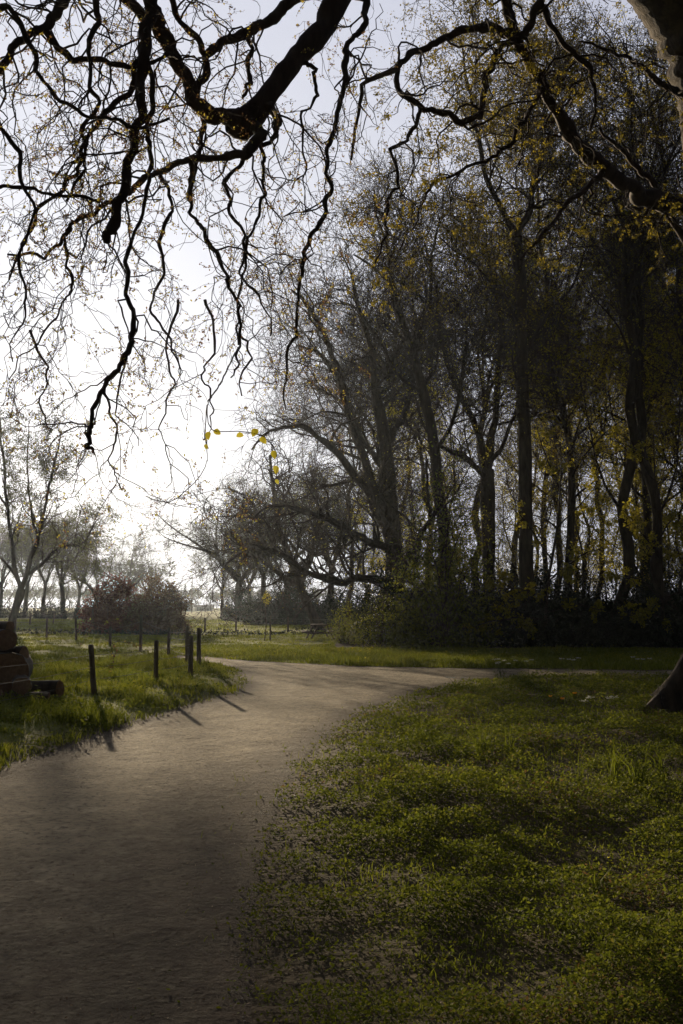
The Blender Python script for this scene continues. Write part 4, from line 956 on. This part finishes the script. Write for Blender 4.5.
for sx in (-1, 1): bpart('bench_seat', [((sx * .52, 0, .44), (.12, 1.6, .04), 0), ((sx * .65, 0, .44), (.12, 1.6, .04), 0)], TW, pt)
for sy in (-1, 1):
    bpart('leg_frame', [((-.38, sy * .6, .355), (.06, .09, .80), .5), ((.38, sy * .6, .355), (.06, .09, .80), -.5), ((0, sy * .66, .385), (1.4, .03, .06), 0), ((0, sy * .66, .69), (.6, .03, .06), 0)], TW, pt)

# ------------------------------------------------------------------ log pile
def log(p, q, r, label, name='cut_log'):
    """p: near cut face centre, q: far end"""
    p = np.array(p, float); q = np.array(q, float); L = np.linalg.norm(q - p); ax = (q - p) / L
    t = empty(name, p, 0, label, 'log', 'logs of the pile at the verge')
    k = 22; n = 9; s = norm(np.cross(ax, [0, 0, 1.0])); u = np.cross(s, ax); ph = np.arange(k) * 2 * math.pi / k
    prof = 1 + .05 * np.sin(ph * 2 + rng.uniform(0, 6)) + .03 * np.sin(ph * 5 + rng.uniform(0, 6))
    V = []
    for i in range(n):
        f = i / (n - 1); rr = r * prof * (1 + .035 * rng.normal(size=k)) * (1 + .05 * math.sin(i * 1.3 + L))
        V.append(ax * L * f + s * (rr * np.cos(ph))[:, None] + u * (rr * np.sin(ph))[:, None])
    V = np.array(V); I = np.arange(n * k).reshape(n, k)
    Qd = np.stack([I[:-1], np.roll(I[:-1], -1, 1), np.roll(I[1:], -1, 1), I[1:]], -1).reshape(-1, 4)
    link('bark', mesh_quads('bark', V.reshape(-1, 3), Qd, BARK_BROWN), t)
    for e, f in ((0, -.004), (n - 1, .004)):
        ring = V[e] * 1.0 ; c = ring.mean(0) + ax * f * 2; rings = [c + (ring - c) * g + ax * f * (1 if g < .95 else 0) for g in (.97, .6, .25, .02)]
        W = np.array(rings); I = np.arange(4 * k).reshape(4, k); Q2 = np.stack([I[:-1], np.roll(I[:-1], -1, 1), np.roll(I[1:], -1, 1), I[1:]], -1).reshape(-1, 4)
        link('cut_face', mesh_quads('cut_face', W.reshape(-1, 3), Q2, CUT), t)
def lg(px, py, Y, dx, dy, L, r, label, dz=0):
    c = at(px, py, Y); d = norm(np.array([dx, dy, dz])); log(c, c + d * L, r, label)
lg(8, 672, 15.6, -.25, .95, 1.6, .30, 'largest log with its round cut face towards the path')
lg(-34, 674, 15.4, -.2, .95, 1.8, .27, 'thick log beside the largest one at the photo edge')
lg(60, 689, 15.9, -1, .25, 1.5, .125, 'thin log lying flat and pointing right across the grass')
lg(49, 700, 15.2, -1, -.1, 1.7, .11, 'thin log in front on the ground below the flat one')
lg(24, 655, 16.2, -.9, .3, 1.2, .13, 'log end resting on the right shoulder of the largest log')
lg(6, 640, 16.0, -.6, .8, 1.3, .17, 'log second from top of the pile')
lg(10, 627, 16.4, -.9, .3, 1.2, .10, 'thin log crowning the pile')
lg(-25, 633, 16.0, -.5, .8, 1.4, .22, 'stout log upper left in the pile')
lg(22, 686, 15.0, -.3, .9, 1.0, .13, 'small round log tucked under the largest one')
lg(-4, 698, 14.9, -.8, .5, 1.2, .14, 'short log at the dark left foot of the pile')

# ------------------------------------------------------------------ far buildings and pole
PALE = mat_plain('pale_wall', (0.5, 0.5, 0.5), noise=.05); ROOF = mat_plain('roof', (0.16, 0.12, 0.10), noise=.1); PANE = mat_plain('pane', (0.05, 0.06, 0.07), noise=.05)
def shed(px, Y, w, h, d_, label, roof_h=1.2):
    t = empty('farm_building', gx_(px, Y), rad(6), label, 'building')
    bpart('wall', [((0, 0, h / 2), (w, d_, h), 0)], PALE, t)
    V = np.array([[-w / 2 - .3, -d_ / 2 - .3, h], [w / 2 + .3, -d_ / 2 - .3, h], [w / 2 + .3, d_ / 2 + .3, h], [-w / 2 - .3, d_ / 2 + .3, h], [-w / 2 - .3, 0, h + roof_h], [w / 2 + .3, 0, h + roof_h]])
    Qd = np.array([[0, 1, 5, 4], [2, 3, 4, 5], [0, 4, 3, 3], [1, 2, 5, 5]])
    me = bpy.data.meshes.new('roof'); me.from_pydata([tuple(v) for v in V], [], [(0, 1, 5, 4), (2, 3, 4, 5), (0, 4, 3), (1, 2, 5), (0, 3, 2, 1)]); me.materials.append(ROOF); link('roof', me, t)
    for i in np.arange(-w / 2 + 1.2, w / 2 - .6, 2.4): bpart('window', [((i, -d_ / 2 - .02, h * .55), (1.1, .06, 1.0), 0)], PANE, t)
shed(188, 240, 3.2, 1.6, 3, 'small pale shed at the far side of the field', .5)
shed(205, 250, 4.5, 1.1, 4, 'long low pale outbuilding right of the small shed', .5)
pole = empty('utility_pole', gx_(193, 190), 0, 'thin dark pole standing in the haze above the far field', 'pole')
T = Tubes(); T.add(*spline([[0, 0, 0], [0, 0, 3.5], [.02, 0, 7]], [.11, .10, .08], .8), 8); link('post', T.mesh('post', POST), pole)
bpart('crossarm', [((0, 0, 6.6), (1.0, .10, .10), 0)], POST, pole)

# ------------------------------------------------------------------ haze, sky, sun
AZ, EL = -16.6, 9.4
hz = boxes([((0, 230, 20.0), (1000, 700, 46), 0)])
me = mesh_quads('haze', hz[0], hz[1], None or BARK_DARK, smooth=False); me.materials.clear()
m, nt, nd, lk = new_mat('haze'); out = nd.new('ShaderNodeOutputMaterial'); pv = nd.new('ShaderNodeVolumePrincipled')
pv.inputs['Color'].default_value = (0.72, 0.84, 1.0, 1); pv.inputs['Density'].default_value = 0.00021; pv.inputs['Anisotropy'].default_value = 0.75
lk.new(pv.outputs[0], out.inputs['Volume']); me.materials.append(m)
o = link('haze', me); props(o, 'thin pale morning haze over the fields', 'haze', kind='stuff')

S = Vector((math.sin(rad(AZ)) * math.cos(rad(EL)), math.cos(rad(AZ)) * math.cos(rad(EL)), math.sin(rad(EL))))
sl = bpy.data.lights.new('sun', 'SUN'); sl.energy = 5.0; sl.angle = rad(.6); sl.color = (1.0, .80, .54)
so = bpy.data.objects.new('sun', sl); COL.objects.link(so); so.rotation_euler = S.to_track_quat('Z', 'Y').to_euler()

w = bpy.data.worlds.new('World'); scene.world = w; w.use_nodes = True
nt = w.node_tree; nd = nt.nodes; lk = nt.links; nd.clear()
sky = nd.new('ShaderNodeTexSky'); sky.sky_type = 'NISHITA'; sky.sun_disc = False; sky.sun_elevation = rad(EL); sky.sun_rotation = rad(AZ)
sky.air_density = 1.0; sky.dust_density = 2.5; sky.ozone_density = 2.0
hs = nd.new('ShaderNodeHueSaturation'); hs.inputs['Saturation'].default_value = 0.35; hs.inputs['Value'].default_value = 0.045
# thin high cloud veil, brightest on the sun's side of the sky and dim and bluer away from it
tc = nd.new('ShaderNodeTexCoord'); dt = nd.new('ShaderNodeVectorMath'); dt.operation = 'DOT_PRODUCT'
lk.new(tc.outputs['Generated'], dt.inputs[0]); dt.inputs[1].default_value = (math.sin(rad(AZ)), math.cos(rad(AZ)), 0.0)
mr = nd.new('ShaderNodeMapRange'); mr.inputs['From Min'].default_value = -0.3; mr.inputs['From Max'].default_value = 1.0; lk.new(dt.outputs['Value'], mr.inputs['Value'])
vr = ramp(nd, [(0.0, (0.32, 0.35, 0.46)), (0.45, (0.95, 0.98, 1.2)), (0.82, (7.1, 7.35, 8.7)), (1.0, (10.0, 10.1, 10.9))]); lk.new(mr.outputs[0], vr.inputs[0])
cn = nd.new('ShaderNodeTexNoise'); cn.inputs['Scale'].default_value = 2.2; cn.inputs['Detail'].default_value = 5; lk.new(tc.outputs['Generated'], cn.inputs['Vector'])
cm = nd.new('ShaderNodeMapRange'); cm.inputs['To Min'].default_value = 0.9; cm.inputs['To Max'].default_value = 1.1; lk.new(cn.outputs['Fac'], cm.inputs['Value'])
vm = nd.new('ShaderNodeVectorMath'); vm.operation = 'SCALE'; lk.new(vr.outputs[0], vm.inputs[0]); lk.new(cm.outputs[0], vm.inputs['Scale'])
mxs = nd.new('ShaderNodeMixRGB'); mxs.blend_type = 'ADD'; mxs.inputs[0].default_value = 1.0
bg = nd.new('ShaderNodeBackground'); bg.inputs['Strength'].default_value = 0.062
out = nd.new('ShaderNodeOutputWorld')
lk.new(sky.outputs[0], hs.inputs['Color']); lk.new(hs.outputs[0], mxs.inputs[1]); lk.new(vm.outputs[0], mxs.inputs[2]); lk.new(mxs.outputs[0], bg.inputs[0]); lk.new(bg.outputs[0], out.inputs[0])

scene.view_settings.view_transform = 'Standard'; scene.view_settings.look = 'None'
scene.view_settings.exposure = 0.42; scene.view_settings.gamma = 1.0
cy = scene.cycles
cy.max_bounces = 6; cy.diffuse_bounces = 2; cy.glossy_bounces = 2; cy.transmission_bounces = 3; cy.volume_bounces = 1; cy.transparent_max_bounces = 4
cy.use_denoising = True; cy.sample_clamp_indirect = 6
print('faces', sum(len(o.data.polygons) for o in bpy.data.objects if o.type == 'MESH'))
